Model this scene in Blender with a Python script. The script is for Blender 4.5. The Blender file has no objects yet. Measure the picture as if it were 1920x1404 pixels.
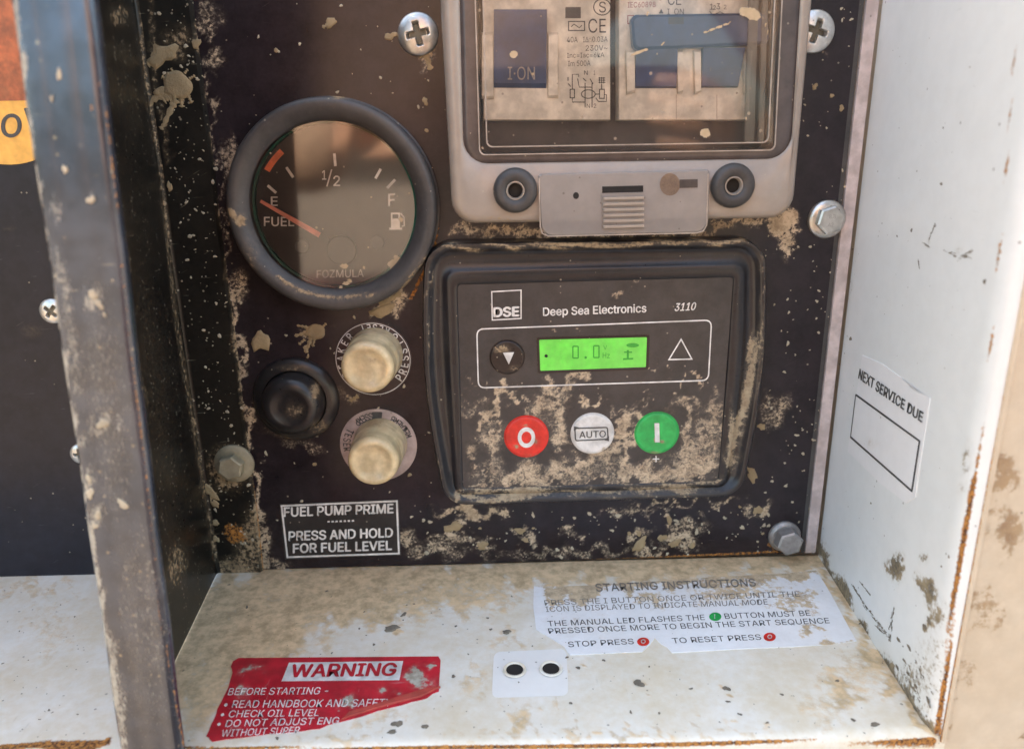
import bpy, bmesh, math, random
import numpy as np
from mathutils import Matrix, Vector
random.seed(7)
rng = np.random.default_rng(7)
MM = 0.001

# ------------------------------------------------------------------ camera
F, CX, CY = 1387.0, 960.0, 702.0
def _axes(p, y, r):
    fwd = np.array([math.sin(y)*math.cos(p), math.cos(y)*math.cos(p), -math.sin(p)])
    right = np.array([math.cos(y), -math.sin(y), 0.0])
    up = np.cross(right, fwd)
    c, s = math.cos(r), math.sin(r)
    return c*right+s*up, -s*right+c*up, fwd
AR, AU, AF = _axes(math.radians(16.4867), math.radians(1.0178), math.radians(-0.8851))
CAM = -285.0*AF                                  # millimetres; the panel is the plane y = 0, z is up
cam = bpy.data.cameras.new('camera')
camo = bpy.data.objects.new('camera', cam)
bpy.context.scene.collection.objects.link(camo)
cam.sensor_width = 36.0
cam.lens = 36.0*F/1920.0
cam.clip_start = 0.01
cam.clip_end = 3000.0
camo.matrix_world = Matrix(((AR[0], AU[0], -AF[0], CAM[0]*MM), (AR[1], AU[1], -AF[1], CAM[1]*MM),
                            (AR[2], AU[2], -AF[2], CAM[2]*MM), (0, 0, 0, 1)))
cam.dof.use_dof = True
cam.dof.focus_distance = 0.268
cam.dof.aperture_fstop = 11.0
sc = bpy.context.scene
sc.camera = camo

# ------------------------------------------------------------------ sky, sun, exposure
SUN_EL, SUN_AZ = math.radians(46), math.radians(-28)      # azimuth from +Y, towards -X: the sun stands behind the machine
world = bpy.data.worlds.new('World')
sc.world = world
world.use_nodes = True
wn = world.node_tree.nodes
sky = wn.new('ShaderNodeTexSky')
sky.sky_type = 'NISHITA'
sky.sun_disc = False
sky.sun_elevation = SUN_EL
sky.sun_rotation = SUN_AZ
sky.air_density = 1.0
sky.dust_density = 5.0
sky.ozone_density = 0.6
wn['Background'].inputs['Strength'].default_value = 0.15
world.node_tree.links.new(sky.outputs[0], wn['Background'].inputs[0])
sun = bpy.data.lights.new('sun', 'SUN')
sun.energy = 4.6
sun.angle = math.radians(0.6)
sun.color = (1.0, 0.94, 0.85)
suno = bpy.data.objects.new('sun', sun)
sc.collection.objects.link(suno)
_d = Vector((math.sin(SUN_AZ)*math.cos(SUN_EL), math.cos(SUN_AZ)*math.cos(SUN_EL), math.sin(SUN_EL)))
suno.rotation_euler = _d.to_track_quat('Z', 'Y').to_euler()
sc.view_settings.view_transform = 'Standard'
sc.view_settings.look = 'None'
sc.view_settings.exposure = 2.75
sc.view_settings.gamma = 1.0
sc.view_settings.use_white_balance = True            # the camera's own balance, set for open shade
sc.view_settings.white_balance_temperature = 7200
sc.view_settings.white_balance_tint = 3

# ------------------------------------------------------------------ projection helpers (millimetres)
def ray(px, py): return AF+AR*(px-CX)/F-AU*(py-CY)/F
def at(px, py, d=0.0):                            # point on the plane d mm in front of the panel
    v = ray(px, py); return CAM+v*((-d-CAM[1])/v[1])
def atz(px, py, z):
    v = ray(px, py); return CAM+v*((z-CAM[2])/v[2])
def atx(px, py, x):
    v = ray(px, py); return CAM+v*((x-CAM[0])/v[0])
def proj(P):
    q = np.asarray(P, float)-CAM
    w = q@AF
    return CX+F*(q@AR)/w, CY-F*(q@AU)/w
ZL = -82.3           # ledge height
DF = 99.0            # depth of the recess
XW = 127.5           # side wall at the panel
def side_pt(px, py):                              # point on the slightly splayed side wall
    n = np.array([DF, -9.0, 0.0])                 # from (XW,0) to (XW-9,-DF)
    p0 = np.array([XW, 0, 0]); v = ray(px, py)
    return CAM+v*(((p0-CAM)@n)/(v@n))
def ledge_pt(px, py): return atz(px, py, ZL)
def mmpp(px, py, d=0.0): return abs(at(px+1, py, d)[0]-at(px, py, d)[0])

# ------------------------------------------------------------------ dirt fields and a painted post edge highlight, written where the photograph shows dirt
def seg_field(px, py, pts, w, s):
    out = np.zeros_like(px)
    for (x0, y0), (x1, y1) in zip(pts[:-1], pts[1:]):
        dx, dy = x1-x0, y1-y0
        t = np.clip(((px-x0)*dx+(py-y0)*dy)/(dx*dx+dy*dy+1e-9), 0, 1)
        d2 = ((px-x0-t*dx)**2+(py-y0-t*dy)**2)/(w*w)
        out = np.maximum(out, s*np.exp(-d2))
    return out
_wr = np.random.default_rng(3)
_WV = [(_wr.uniform(0, 6.28), _wr.uniform(0, 6.28), _wr.uniform(0, 6.28), L) for L in (70, 47, 33, 23, 16, 11, 8, 6) for _ in range(3)]
def warp(px, py, a):
    dx = np.zeros_like(px); dy = np.zeros_like(px)
    for th, p1, p2, L in _WV:
        t = (px*math.cos(th)+py*math.sin(th))*6.28/L; w = a*(L/70.0)**.8*.6
        dx += w*np.sin(t+p1); dy += w*np.sin(t*1.1+p2)
    return px+dx, py+dy
WARP = {'face': 9, 'panel': 6, 'ledge': 9, 'instructions': 6, 'outer': 6, 'warning': 3, 'bezel': 4, 'flange': 3, 'side': 4, 'post': 3}
def field(lst, px, py):
    out = np.zeros_like(px)
    for b in lst:
        if b[0] == 'e':
            _, x, y, rx, ry, a, s = b
            a = math.radians(a); c, sn = math.cos(a), math.sin(a)
            u = (px-x)*c+(py-y)*sn; v = -(px-x)*sn+(py-y)*c
            out = np.maximum(out, s*np.exp(-((u/rx)**2+(v/ry)**2)**1.3))
        else:
            out = np.maximum(out, seg_field(px, py, b[1], b[2], b[3]))
    return out
E_ = lambda x, y, rx, ry=None, a=0, s=1.0: ('e', x, y, rx, ry or rx, a, s)
L_ = lambda pts, w, s=1.0: ('l', pts, w, s)
DIRT_AND_GLINT = {
 'panel': [E_(1467,418,26,34,0,.95), E_(1475,460,16,30,0,.7), L_([(850,430),(1010,436)],14,.62), L_([(1330,425),(1440,408)],14,.62),
   L_([(1010,448),(1330,444)],10,.6), E_(716,583,34,12,-20,.75), E_(745,560,18,24,30,.62), L_([(377,0),(402,280),(436,560)],6,.52), L_([(436,560),(466,800),(500,1080)],8,.68),
   E_(470,1010,34,70,0,.56), E_(490,1060,60,20,0,.62), E_(390,30,30,40,0,.5), E_(405,110,30,22,0,.52),E_(425,300,18,70,8,.55), E_(445,540,20,40,8,.55),
   E_(878,960,70,12,5,.80), E_(860,985,24,14,0,.7), E_(905,1028,26,16,0,.76), E_(845,1008,60,9,0,.62), E_(940,966,20,14,0,.7),E_(990,1012,18,10,0,.68),
   E_(975,995,14,8,0,.66), E_(1080,1000,26,10,-15,.62), E_(1200,1003,20,16,0,.66), E_(1265,1012,44,22,0,.66), E_(1215,1035,38,10,-10,.68), E_(1290,985,46,18,0,.52),E_(1180,960,90,8,0,.52),
   L_([(1250,960),(1262,985)],6,.7), E_(1455,770,30,46,30,.52), E_(1425,955,22,16,0,.74), E_(1250,943,90,6,-2,.68), E_(1340,938,60,6,-2,.62),
   E_(590,622,40,12,-10,.5), E_(660,740,26,6,-20,.62), E_(625,745,60,14,0,.45), E_(760,1015,40,22,0,.6), E_(820,1030,70,20,0,.56), E_(1100,1035,260,12,-2,.47),
   E_(560,830,90,14,20,.42), E_(800,110,20,28,20,.56), E_(1545,95,14,8,20,.62), E_(1340,470,60,8,0,.5),E_(1000,462,150,6,-1,.66),E_(1250,455,130,5,-1,.58)],
 'flange': [L_([(375,0),(402,280),(436,560)],5,.62), L_([(436,560),(466,800),(500,1080)],8,.75), E_(430,880,50,52,0,.66), E_(470,1010,40,70,0,.57), E_(445,1065,60,30,0,.60),
   E_(335,75,40,40,0,.5), E_(330,95,30,30,0,.52), L_([(285,0),(290,130),(320,300)],10,.45), E_(395,925,14,14,0,.8), E_(380,60,16,60,0,.58)],
 'web': [L_([(265,0),(268,110),(300,300),(330,600),(405,1050)],9,.48), E_(225,30,30,30,0,.5), E_(230,500,30,90,0,.42), E_(260,750,30,60,0,.46), E_(330,1060,30,60,10,.52), E_(270,650,60,700,-8,.30)],
 'ledge': [L_([(300,1300),(400,1130),(520,1085),(900,1075),(1300,1058),(1540,1035)],38,.92), E_(470,1190,170,90,-20,.93), E_(380,1290,60,100,30,.74), E_(640,1130,220,50,0,.86),
   E_(850,1120,170,34,0,.66), L_([(990,1040),(1540,1030)],36,.86), E_(1575,1290,56,34,40,.72), E_(980,1345,30,44,0,.66), E_(1540,1330,60,30,30,.5), L_([(1530,1030),(1610,1180),(1745,1370)],15,.78),
   E_(1620,1250,60,60,60,.52), E_(720,1345,80,16,-15,.52), E_(630,1385,120,9,0,.56), E_(1180,1375,460,10,-1,.55), E_(735,1178,14,8,-10,.85), E_(60,1100,120,20,0,.5), E_(95,1180,80,80,0,.36),
   E_(1200,1282,12,8,30,.8), E_(1363,1292,8,6,30,.85), E_(1060,1250,5,4,0,.8),E_(1085,1252,6,4,0,.8), E_(960,1200,50,20,0,.5), E_(890,1270,18,60,0,.5), E_(1040,1320,110,8,0,.47)],
 'side': [E_(1678,1062,22,40,0,.72), E_(1733,1045,14,14,0,.6), E_(1738,1110,20,48,-18,.70), E_(1760,1150,20,44,20,.62), E_(1742,1165,9,9,0,.85), E_(1735,1175,8,8,0,.85),
   E_(1712,1270,46,60,20,.52), E_(1720,1340,40,30,0,.62), E_(1810,880,14,56,4,.62), L_([(1522,1000),(1610,1180),(1745,1375)],17,.74), L_([(1600,450),(1523,1000)],7,.5), E_(1788,470,20,8,0,.5), E_(1742,455,6,14,20,.5), E_(1630,830,26,12,0,.40), E_(1706,1340,18,10,0,.8),E_(1745,1250,60,120,10,.44),E_(1840,1100,22,260,8,.40)],
 'outer': [E_(1885,890,46,46,0,.70), E_(1890,1000,46,60,0,.66), E_(1860,950,30,30,0,.56), E_(1850,1140,50,70,0,.54), E_(1810,1260,40,50,0,.5), E_(1912,1090,10,10,0,.7), E_(1912,1370,10,8,0,.8), L_([(1845,800),(1810,1100),(1775,1380)],14,.55),E_(1870,620,30,60,0,.46)],
 'face': [L_([(955,730),(930,762),(908,800)],10,.84), L_([(912,800),(918,870)],17,.64), E_(898,858,4,14,0,.7), L_([(1095,702),(1035,728),(1018,735)],11,.66), L_([(1075,722),(1035,748)],9,.62), L_([(1022,745),(1042,785),(1062,825)],16,.68),
   E_(1050,805,28,30,0,.70), L_([(955,896),(1050,886),(1100,866),(1140,845)],22,.70), E_(1008,872,40,20,0,.58), L_([(1190,782),(1173,830),(1174,880),(1205,893)],18,.72), L_([(1174,886),(1260,888),(1335,868)],22,.68), E_(1300,855,60,36,0,.60), L_([(1291,765),(1289,850)],20,.64), E_(1090,880,60,24,-20,.56),
   L_([(1345,745),(1324,830),(1318,880)],18,.58), L_([(1303,703),(1270,745)],5,.84), E_(1290,760,36,14,0,.58), E_(1107,754,13,8,0,.85), E_(1150,763,16,6,0,.6), E_(1178,766,11,7,0,.56), E_(1210,755,9,9,40,.6), E_(980,763,24,10,0,.66), E_(882,768,28,18,0,.50), E_(868,740,6,24,0,.5), E_(1030,770,50,60,0,.42), E_(920,820,40,70,0,.42),
   L_([(870,914),(1342,900)],6,.66), E_(930,885,80,28,0,.50), E_(1110,885,260,34,0,.46), E_(1340,820,40,90,0,.46), E_(1240,690,8,8,0,.9), E_(1145,548,7,6,0,.75), E_(1184,537,8,4,0,.78), E_(1031,616,8,4,0,.7), E_(897,722,10,8,0,.7), E_(1092,627,6,3,0,.7)],
 'bezel': [L_([(1415,640),(1398,740),(1375,840)],15,.80), E_(1372,860,14,40,10,.66), L_([(830,460),(1000,462),(1400,450)],9,.66), L_([(840,935),(960,935),(1010,925)],10,.74), E_(975,925,24,12,0,.85), L_([(1040,925),(1330,922)],12,.52), E_(1275,915,22,7,0,.75),
   E_(1295,930,12,6,0,.7), L_([(806,480),(800,600),(800,760),(830,920)],5,.50), L_([(1430,480),(1432,680),(1405,880)],5,.5),L_([(850,920),(1340,906)],5,.66)],
 'gauge': [L_([(430,395),(450,420)],8,.85), E_(455,412,10,14,20,.85), L_([(520,520),(560,545),(630,560),(700,552)],7,.66), E_(636,183,22,6,0,.66), E_(738,575,26,10,-30,.6), E_(470,480,22,60,0,.42), L_([(800,480),(740,560)],6,.56)],
 'glass': [E_(742,495,15,20,20,.95), L_([(664,535),(655,525),(632,545)],4,.85), E_(645,499,11,6,0,.85), E_(684,500,4,7,0,.8), E_(752,412,9,9,0,.7)],
 'btn': [E_(1003,828,8,9,0,.66), E_(968,836,9,7,0,.62), E_(985,797,12,4,0,.6), E_(1241,828,9,5,0,.66), E_(1229,824,4,7,0,.8), E_(1130,843,14,6,-30,.56), E_(1085,800,6,16,0,.44), E_(1000,853,20,5,0,.5), E_(1225,848,22,5,0,.5), E_(940,655,22,12,0,.58), E_(965,690,16,8,0,.52)],
 'button': [E_(590,735,12,26,10,.72), E_(545,690,40,8,0,.5), E_(555,770,30,20,0,.45), E_(600,800,30,20,0,.5), E_(520,820,60,10,10,.5)],
 'pane': [E_(1408,26,28,14,20,.9), L_([(1372,42),(1320,62)],3,.8), E_(1322,250,12,11,0,.9), L_([(1186,103),(1215,92)],3.5,.9), E_(1215,25,6,10,0,.7), E_(963,102,9,9,0,.95), L_([(1435,45),(1440,65)],3,.7), L_([(1240,85),(1245,80)],3,.8), E_(998,140,5,5,0,.8),E_(1398,222,5,6,20,.7),E_(1222,222,6,5,0,.7)],
 'case': [E_(1470,395,40,10,-30,.5), E_(1330,250,40,40,0,.2), E_(1256,347,14,14,0,.95), E_(860,380,20,30,0,.4), E_(930,330,18,50,0,.42), L_([(865,405),(1000,416)],6,.5)],
 'post': [E_(105,395,10,40,0,.56), L_([(105,470),(125,560),(150,740)],14,.58), E_(176,560,14,26,30,.80), E_(192,795,16,16,0,.82), L_([(155,830),(190,790)],8,.66), E_(220,800,10,40,0,.62), E_(168,900,8,22,0,.85), E_(183,965,14,26,0,.8), E_(230,940,22,8,40,.76),
   L_([(24,0),(72,400),(150,900),(236,1404)],5,1.1), E_(60,15,10,12,0,.6), E_(88,140,6,12,0,.85), E_(122,318,7,8,0,.85), E_(170,375,10,12,0,.7), E_(240,1065,22,9,0,.6), E_(280,1070,14,30,0,.5), L_([(205,1200),(235,1400)],13,.72), E_(225,1300,14,40,-10,.62), E_(265,1240,40,6,-30,.4),  # long line first: worn left edge, with its pale highlight painted in
   L_([(150,960),(190,1150),(235,1400)],9,.56), L_([(318,1130),(345,1240)],5,.75), E_(200,760,70,340,-6,.39), E_(270,1180,72,340,-6,.38)],
 'left': [E_(20,430,30,8,20,.35), E_(60,620,30,20,0,.36)],
 'warning': [E_(780,1270,26,20,0,.9), E_(718,1293,12,10,0,.85), E_(650,1318,26,16,-10,.72), E_(812,1240,10,8,0,.8), E_(455,1300,20,22,40,.62), E_(470,1255,36,10,-10,.58), E_(745,1300,16,6,0,.5), L_([(550,1385),(640,1365),(760,1330)],5,.62),E_(800,1280,30,22,0,.5)],
 'instructions': [L_([(1005,1100),(1530,1070)],20,.82), E_(1080,1110,60,26,0,.85), E_(1215,1125,46,18,0,.66), E_(1035,1125,22,18,0,.76), E_(1370,1110,120,24,-4,.62), E_(1490,1125,60,30,10,.62), E_(1530,1180,30,10,20,.76), E_(1465,1140,20,10,20,.7), E_(1560,1210,50,16,-10,.74), E_(1320,1130,30,10,0,.55), E_(1080,1100,60,8,0,.9), E_(1530,1130,14,30,20,.6), E_(1100,1170,120,30,0,.40)],
 'service': [E_(1630,830,26,16,0,.42)],
 'caps': [E_(700,675,40,14,0,.45)],
}
RUST = {
 'ledge': [L_([(0,1402),(80,1394),(200,1392)],8,.9), L_([(330,1403),(700,1402),(1100,1398),(1400,1392),(1755,1385)],6,.82), E_(135,1402,60,16,0,1.0), E_(205,1385,12,8,-30,.7), E_(1200,1400,400,5,-1,.6)],
 'side': [L_([(1905,60),(1880,400),(1845,780),(1800,1080),(1757,1387)],5,.60), L_([(1825,900),(1790,1120),(1757,1387)],9,.80)],
 'outer': [L_([(1905,60),(1885,400),(1850,780),(1803,1080),(1760,1387)],5,.60), L_([(1835,900),(1797,1120),(1762,1387)],7,.85), L_([(330,1402),(1755,1392)],8,.95), E_(1912,1290,8,6,-20,.8), L_([(1645,1390),(1643,1404)],3,.9)],
 'flange': [E_(440,1000,34,26,30,.62), L_([(462,740),(486,960)],6,.70), L_([(486,960),(498,1070)],8,.66)],
 'panel': [L_([(820,420),(815,470),(770,560)],6,.62), L_([(500,1080),(800,1066),(1530,1030)],5,.6), E_(1450,1020,16,10,0,.7)],
 'strip': [L_([(1530,850),(1510,1000)],14,.60), L_([(1560,640),(1530,850)],10,.46)],
 'post': [L_([(175,120),(200,210),(300,1150),(345,1400)],5,.56), E_(172,200,8,14,0,.6), L_([(95,140),(75,120)],7,.5)],
}

# ------------------------------------------------------------------ materials
def new_mat(name):
    m = bpy.data.materials.new(name); m.use_nodes = True
    nt = m.node_tree
    b = nt.nodes['Principled BSDF']
    return m, nt, b
def nd(nt, t, **kw):
    n = nt.nodes.new(t)
    for k, v in kw.items():
        if k.startswith('i_'): n.inputs[int(k[2:])].default_value = v
        else: setattr(n, k, v)
    return n
def math_(nt, op, a, b=None, clamp=False):
    n = nt.nodes.new('ShaderNodeMath'); n.operation = op; n.use_clamp = clamp
    for i, v in enumerate((a, b)):
        if v is None: continue
        if isinstance(v, (int, float)): n.inputs[i].default_value = v
        else: nt.links.new(v, n.inputs[i])
    return n.outputs[0]
def rmap(nt, v, a, b, c=0.0, d=1.0):
    n = nt.nodes.new('ShaderNodeMapRange'); n.interpolation_type = 'SMOOTHSTEP'
    nt.links.new(v, n.inputs[0])
    for i, x in enumerate((a, b, c, d)): n.inputs[1+i].default_value = x
    return n.outputs[0]
def mixc(nt, f, a, b):
    n = nt.nodes.new('ShaderNodeMix'); n.data_type = 'RGBA'
    for i, v in ((0, f), (6, a), (7, b)):
        if isinstance(v, (int, float)): n.inputs[i].default_value = v
        elif isinstance(v, tuple): n.inputs[i].default_value = v+(1,) if len(v) == 3 else v
        else: nt.links.new(v, n.inputs[i])
    return n.outputs[2]
def noise(nt, vec, scale, detail=4, rough=0.55, dist=0.0):
    n = nt.nodes.new('ShaderNodeTexNoise')
    n.inputs['Scale'].default_value = scale; n.inputs['Detail'].default_value = detail
    n.inputs['Roughness'].default_value = rough; n.inputs['Distortion'].default_value = dist
    nt.links.new(vec, n.inputs['Vector'])
    return n.outputs['Fac']
def scaled(nt, vec, s):
    n = nt.nodes.new('ShaderNodeVectorMath'); n.operation = 'MULTIPLY'
    nt.links.new(vec, n.inputs[0]); n.inputs[1].default_value = s
    return n.outputs[0]
MUD_A, MUD_B = (.42, .31, .19), (.21, .15, .09)
def surf(name, col, rough=0.4, metal=0.0, film=0.05, film_col=(.30, .25, .19), var=0.25, amp=0.9, nsc=.45, bump=0.25, coat=0.0,
         specks=0.0, scratch=0.0, scratch_col=(.5, .48, .45), mud=(MUD_A, MUD_B), stretch=(1, 1, 1), grain=0.0, spec=0.5, sub=0.0, mudlim=1.0, emis=None, thr=0.5, edge=(.07, .13), dist=0.0):
    m, nt, b = new_mat(name)
    g = nt.nodes.new('ShaderNodeNewGeometry')
    pos = scaled(nt, g.outputs['Position'], (1000, 1000, 1000))      # millimetres
    n_f = noise(nt, scaled(nt, pos, stretch), nsc, 9, .68, dist)
    n_c = noise(nt, pos, .035, 4)
    n_m = noise(nt, pos, .16, 5, .6)
    base = mixc(nt, rmap(nt, n_m, .3, .7), tuple(c*(1-var) for c in col), tuple(min(1, c*(1+var)) for c in col))
    if film > 0:
        ff = math_(nt, 'MULTIPLY', rmap(nt, math_(nt, 'ADD', math_(nt, 'MULTIPLY', n_c, .6), math_(nt, 'MULTIPLY', n_f, .4)), .32, .68), film)
        base = mixc(nt, ff, base, film_col)
    mask = None
    at_ = nd(nt, 'ShaderNodeAttribute', attribute_name='dirt')
    F0 = math_(nt, 'ADD', at_.outputs['Fac'], math_(nt, 'MULTIPLY', math_(nt, 'SUBTRACT', n_f, .5), amp))
    mask = rmap(nt, F0, thr-edge[0], thr+edge[1])
    soft = rmap(nt, at_.outputs['Fac'], .15, .85, 0, .5)          # thin dust round the mud
    soft = math_(nt, 'MULTIPLY', soft, rmap(nt, n_f, .3, .65))
    base = mixc(nt, soft, base, mud[0])
    if specks > 0:
        vo = nt.nodes.new('ShaderNodeTexVoronoi'); vo.inputs['Scale'].default_value = .55
        nt.links.new(pos, vo.inputs['Vector'])
        r = math_(nt, 'MULTIPLY', nd(nt, 'ShaderNodeSeparateColor').outputs[0], 1)
        sep = nt.nodes[-2] if False else [n for n in nt.nodes if n.bl_idname == 'ShaderNodeSeparateColor'][-1]
        nt.links.new(vo.outputs['Color'], sep.inputs[0])
        lim = rmap(nt, sep.outputs[0], 1-specks, 1.0, 0, .22)
        sp = math_(nt, 'LESS_THAN', vo.outputs['Distance'], lim)
        base = mixc(nt, math_(nt, 'MULTIPLY', sp, .6), base, (.40, .35, .27) if sum(col) < 1 else (.14, .12, .10))
    if scratch > 0:
        for k, st in enumerate(((.06, .06, 1.6), (1.1, .3, .09))):
            rot = nt.nodes.new('ShaderNodeVectorRotate'); rot.rotation_type = 'Y_AXIS'
            rot.inputs['Angle'].default_value = .5+1.1*k
            nt.links.new(pos, rot.inputs['Vector'])
            s_ = noise(nt, scaled(nt, rot.outputs[0], st), 1.3, 3, .5, .3)
            sm = rmap(nt, s_, .70, .76, 0, scratch)
            base = mixc(nt, sm, base, scratch_col)
    mudc = mixc(nt, rmap(nt, math_(nt, 'ADD', math_(nt, 'MULTIPLY', n_f, .5), math_(nt, 'MULTIPLY', n_m, .5)), .36, .62), mud[1], mud[0])
    if mudlim < 1: mask = math_(nt, 'MULTIPLY', mask, mudlim)
    base = mixc(nt, mask, base, mudc)
    ra = nd(nt, 'ShaderNodeAttribute', attribute_name='rust')
    n_r = noise(nt, pos, .8, 7, .7)
    rm = rmap(nt, math_(nt, 'ADD', ra.outputs['Fac'], math_(nt, 'MULTIPLY', math_(nt, 'SUBTRACT', n_r, .5), .8)), .42, .6)
    rc = mixc(nt, rmap(nt, n_r, .38, .62), (.07, .025, .012), (.50, .22, .055))
    base = mixc(nt, rm, base, rc)
    nt.links.new(base, b.inputs['Base Color'])
    allm = math_(nt, 'MAXIMUM', mask, rm)
    rr = math_(nt, 'ADD', math_(nt, 'MULTIPLY', n_f, .16), rough-.08)
    rr = math_(nt, 'ADD', rr, math_(nt, 'MULTIPLY', soft, .5), True)
    rr2 = nt.nodes.new('ShaderNodeMix'); nt.links.new(allm, rr2.inputs[0]); nt.links.new(rr, rr2.inputs[2]); rr2.inputs[3].default_value = .93
    nt.links.new(rr2.outputs[0], b.inputs['Roughness'])
    if metal:
        mt = math_(nt, 'MULTIPLY', math_(nt, 'SUBTRACT', 1.0, allm), metal)
        nt.links.new(mt, b.inputs['Metallic'])
    b.inputs['Specular IOR Level'].default_value = spec
    if coat: b.inputs['Coat Weight'].default_value = coat; b.inputs['Coat Roughness'].default_value = .18
    if sub:
        b.inputs['Subsurface Weight'].default_value = sub; b.inputs['Subsurface Radius'].default_value = (1, .8, .6); b.inputs['Subsurface Scale'].default_value = .004
    if emis:
        b.inputs['Emission Color'].default_value = emis[0]+(1,); b.inputs['Emission Strength'].default_value = emis[1]
    if bump:
        bp = nt.nodes.new('ShaderNodeBump'); bp.inputs['Strength'].default_value = bump; bp.inputs['Distance'].default_value = .0006
        h = math_(nt, 'ADD', math_(nt, 'MULTIPLY', mask, .8), math_(nt, 'MULTIPLY', math_(nt, 'MULTIPLY', n_f, math_(nt, 'ADD', mask, .12+grain)), 1.0))
        h = math_(nt, 'ADD', h, math_(nt, 'MULTIPLY', rm, .3))
        nt.links.new(h, bp.inputs['Height']); nt.links.new(bp.outputs[0], b.inputs['Normal'])
    return m
def clear_mat(name, tint=(1, 1, 1), haze=0.06, haze_col=(.5, .45, .4), ior=1.5, rough=0.02, boost=1.0):
    """thin clear plastic or glass: see-through, reflecting by Fresnel, with a film of dust and mud where the attribute says"""
    m, nt, b = new_mat(name)
    out = nt.nodes['Material Output']
    tr = nd(nt, 'ShaderNodeBsdfTransparent'); tr.inputs[0].default_value = tint+(1,)
    gl = nd(nt, 'ShaderNodeBsdfGlossy'); gl.inputs['Roughness'].default_value = rough
    fr = nd(nt, 'ShaderNodeFresnel'); fr.inputs[0].default_value = ior
    mx = nd(nt, 'ShaderNodeMixShader')
    nt.links.new(math_(nt, 'MULTIPLY', fr.outputs[0], boost, True), mx.inputs[0]); nt.links.new(tr.outputs[0], mx.inputs[1]); nt.links.new(gl.outputs[0], mx.inputs[2])
    g = nt.nodes.new('ShaderNodeNewGeometry'); pos = scaled(nt, g.outputs['Position'], (1000, 1000, 1000))
    nf = noise(nt, pos, .5, 8, .65); nc = noise(nt, pos, .05, 4)
    a = nd(nt, 'ShaderNodeAttribute', attribute_name='dirt')
    mk = rmap(nt, math_(nt, 'ADD', a.outputs['Fac'], math_(nt, 'MULTIPLY', math_(nt, 'SUBTRACT', nf, .5), .9)), .46, .58)
    vo = nt.nodes.new('ShaderNodeTexVoronoi'); vo.inputs['Scale'].default_value = .45; nt.links.new(pos, vo.inputs['Vector'])
    se = nt.nodes.new('ShaderNodeSeparateColor'); nt.links.new(vo.outputs['Color'], se.inputs[0])
    sp = math_(nt, 'LESS_THAN', vo.outputs['Distance'], rmap(nt, se.outputs[0], .93, 1.0, 0, .25))
    mk = math_(nt, 'MAXIMUM', mk, math_(nt, 'MULTIPLY', sp, .6))
    hz = math_(nt, 'MULTIPLY', rmap(nt, math_(nt, 'ADD', math_(nt, 'MULTIPLY', nf, .5), math_(nt, 'MULTIPLY', nc, .5)), .3, .7, .4, 1.0), haze)
    b.inputs['Roughness'].default_value = .8
    nt.links.new(mixc(nt, mk, haze_col, mixc(nt, nf, (.36, .26, .15), (.62, .5, .33))), b.inputs['Base Color'])
    m2 = nd(nt, 'ShaderNodeMixShader')
    nt.links.new(math_(nt, 'MAXIMUM', mk, hz), m2.inputs[0]); nt.links.new(mx.outputs[0], m2.inputs[1]); nt.links.new(b.outputs[0], m2.inputs[2])
    nt.links.new(m2.outputs[0], out.inputs[0])
    return m
def alpha_mat(name, col, alpha, rough=.35, sub=0.0):
    m = surf(name, col, rough, var=.06, film=.06, film_col=(.30, .25, .21), specks=.12, bump=.12)
    nt = m.node_tree; b = nt.nodes['Principled BSDF']; out = nt.nodes['Material Output']
    tr = nd(nt, 'ShaderNodeBsdfTransparent'); mx = nd(nt, 'ShaderNodeMixShader')
    mx.inputs[0].default_value = alpha
    nt.links.new(tr.outputs[0], mx.inputs[1]); nt.links.new(b.outputs[0], mx.inputs[2]); nt.links.new(mx.outputs[0], out.inputs[0])
    return m

M = {}
M['panel'] = surf('black_panel_paint', (.014, .010, .013), .24, spec=.38, film=.10, film_col=(.13, .10, .11), var=.3, amp=1.4, nsc=.8, dist=.4, mud=((.60, .48, .34), (.28, .21, .14)), specks=.04, scratch=.25, scratch_col=(.12, .10, .10), bump=.2)
M['left'] = surf('navy_panel_paint', (.011, .011, .018), .34, spec=.3, film=.05, film_col=(.12, .12, .15), specks=.05, scratch=.3, scratch_col=(.2, .2, .22), bump=.12)
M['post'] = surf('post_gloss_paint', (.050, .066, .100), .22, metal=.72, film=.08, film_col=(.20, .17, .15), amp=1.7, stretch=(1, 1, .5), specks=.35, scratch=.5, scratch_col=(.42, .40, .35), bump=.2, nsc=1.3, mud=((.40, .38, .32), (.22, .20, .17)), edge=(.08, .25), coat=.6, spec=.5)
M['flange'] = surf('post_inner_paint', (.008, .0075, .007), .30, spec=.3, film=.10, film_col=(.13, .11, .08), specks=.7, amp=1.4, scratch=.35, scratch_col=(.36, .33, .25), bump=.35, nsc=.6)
M['white'] = surf('white_housing_paint', (.78, .755, .70), .38, film=.75, film_col=(.64, .53, .36), var=.03, specks=.05, scratch=.18, scratch_col=(.3, .28, .25), bump=.25, nsc=.35, mud=((.74, .56, .35), (.43, .32, .19)), grain=.02, edge=(.20, .24), thr=.46)
M['side'] = surf('side_wall_paint', (.78, .80, .80), .34, film=.05, film_col=(.55, .5, .4), var=.02, specks=.03, scratch=.08, scratch_col=(.2, .2, .2), bump=.15, nsc=.6, mud=((.34, .27, .17), (.10, .085, .065)))
M['outer'] = surf('dusty_cream_paint', (.62, .52, .40), .5, film=.35, film_col=(.50, .37, .24), var=.05, specks=.05, bump=.3, nsc=.4, mud=((.42, .29, .17), (.27, .17, .10)))
M['strip'] = surf('pinkish_edge_paint', (.56, .49, .49), .45, film=.3, film_col=(.42, .30, .24), specks=.05, bump=.1)
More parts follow.
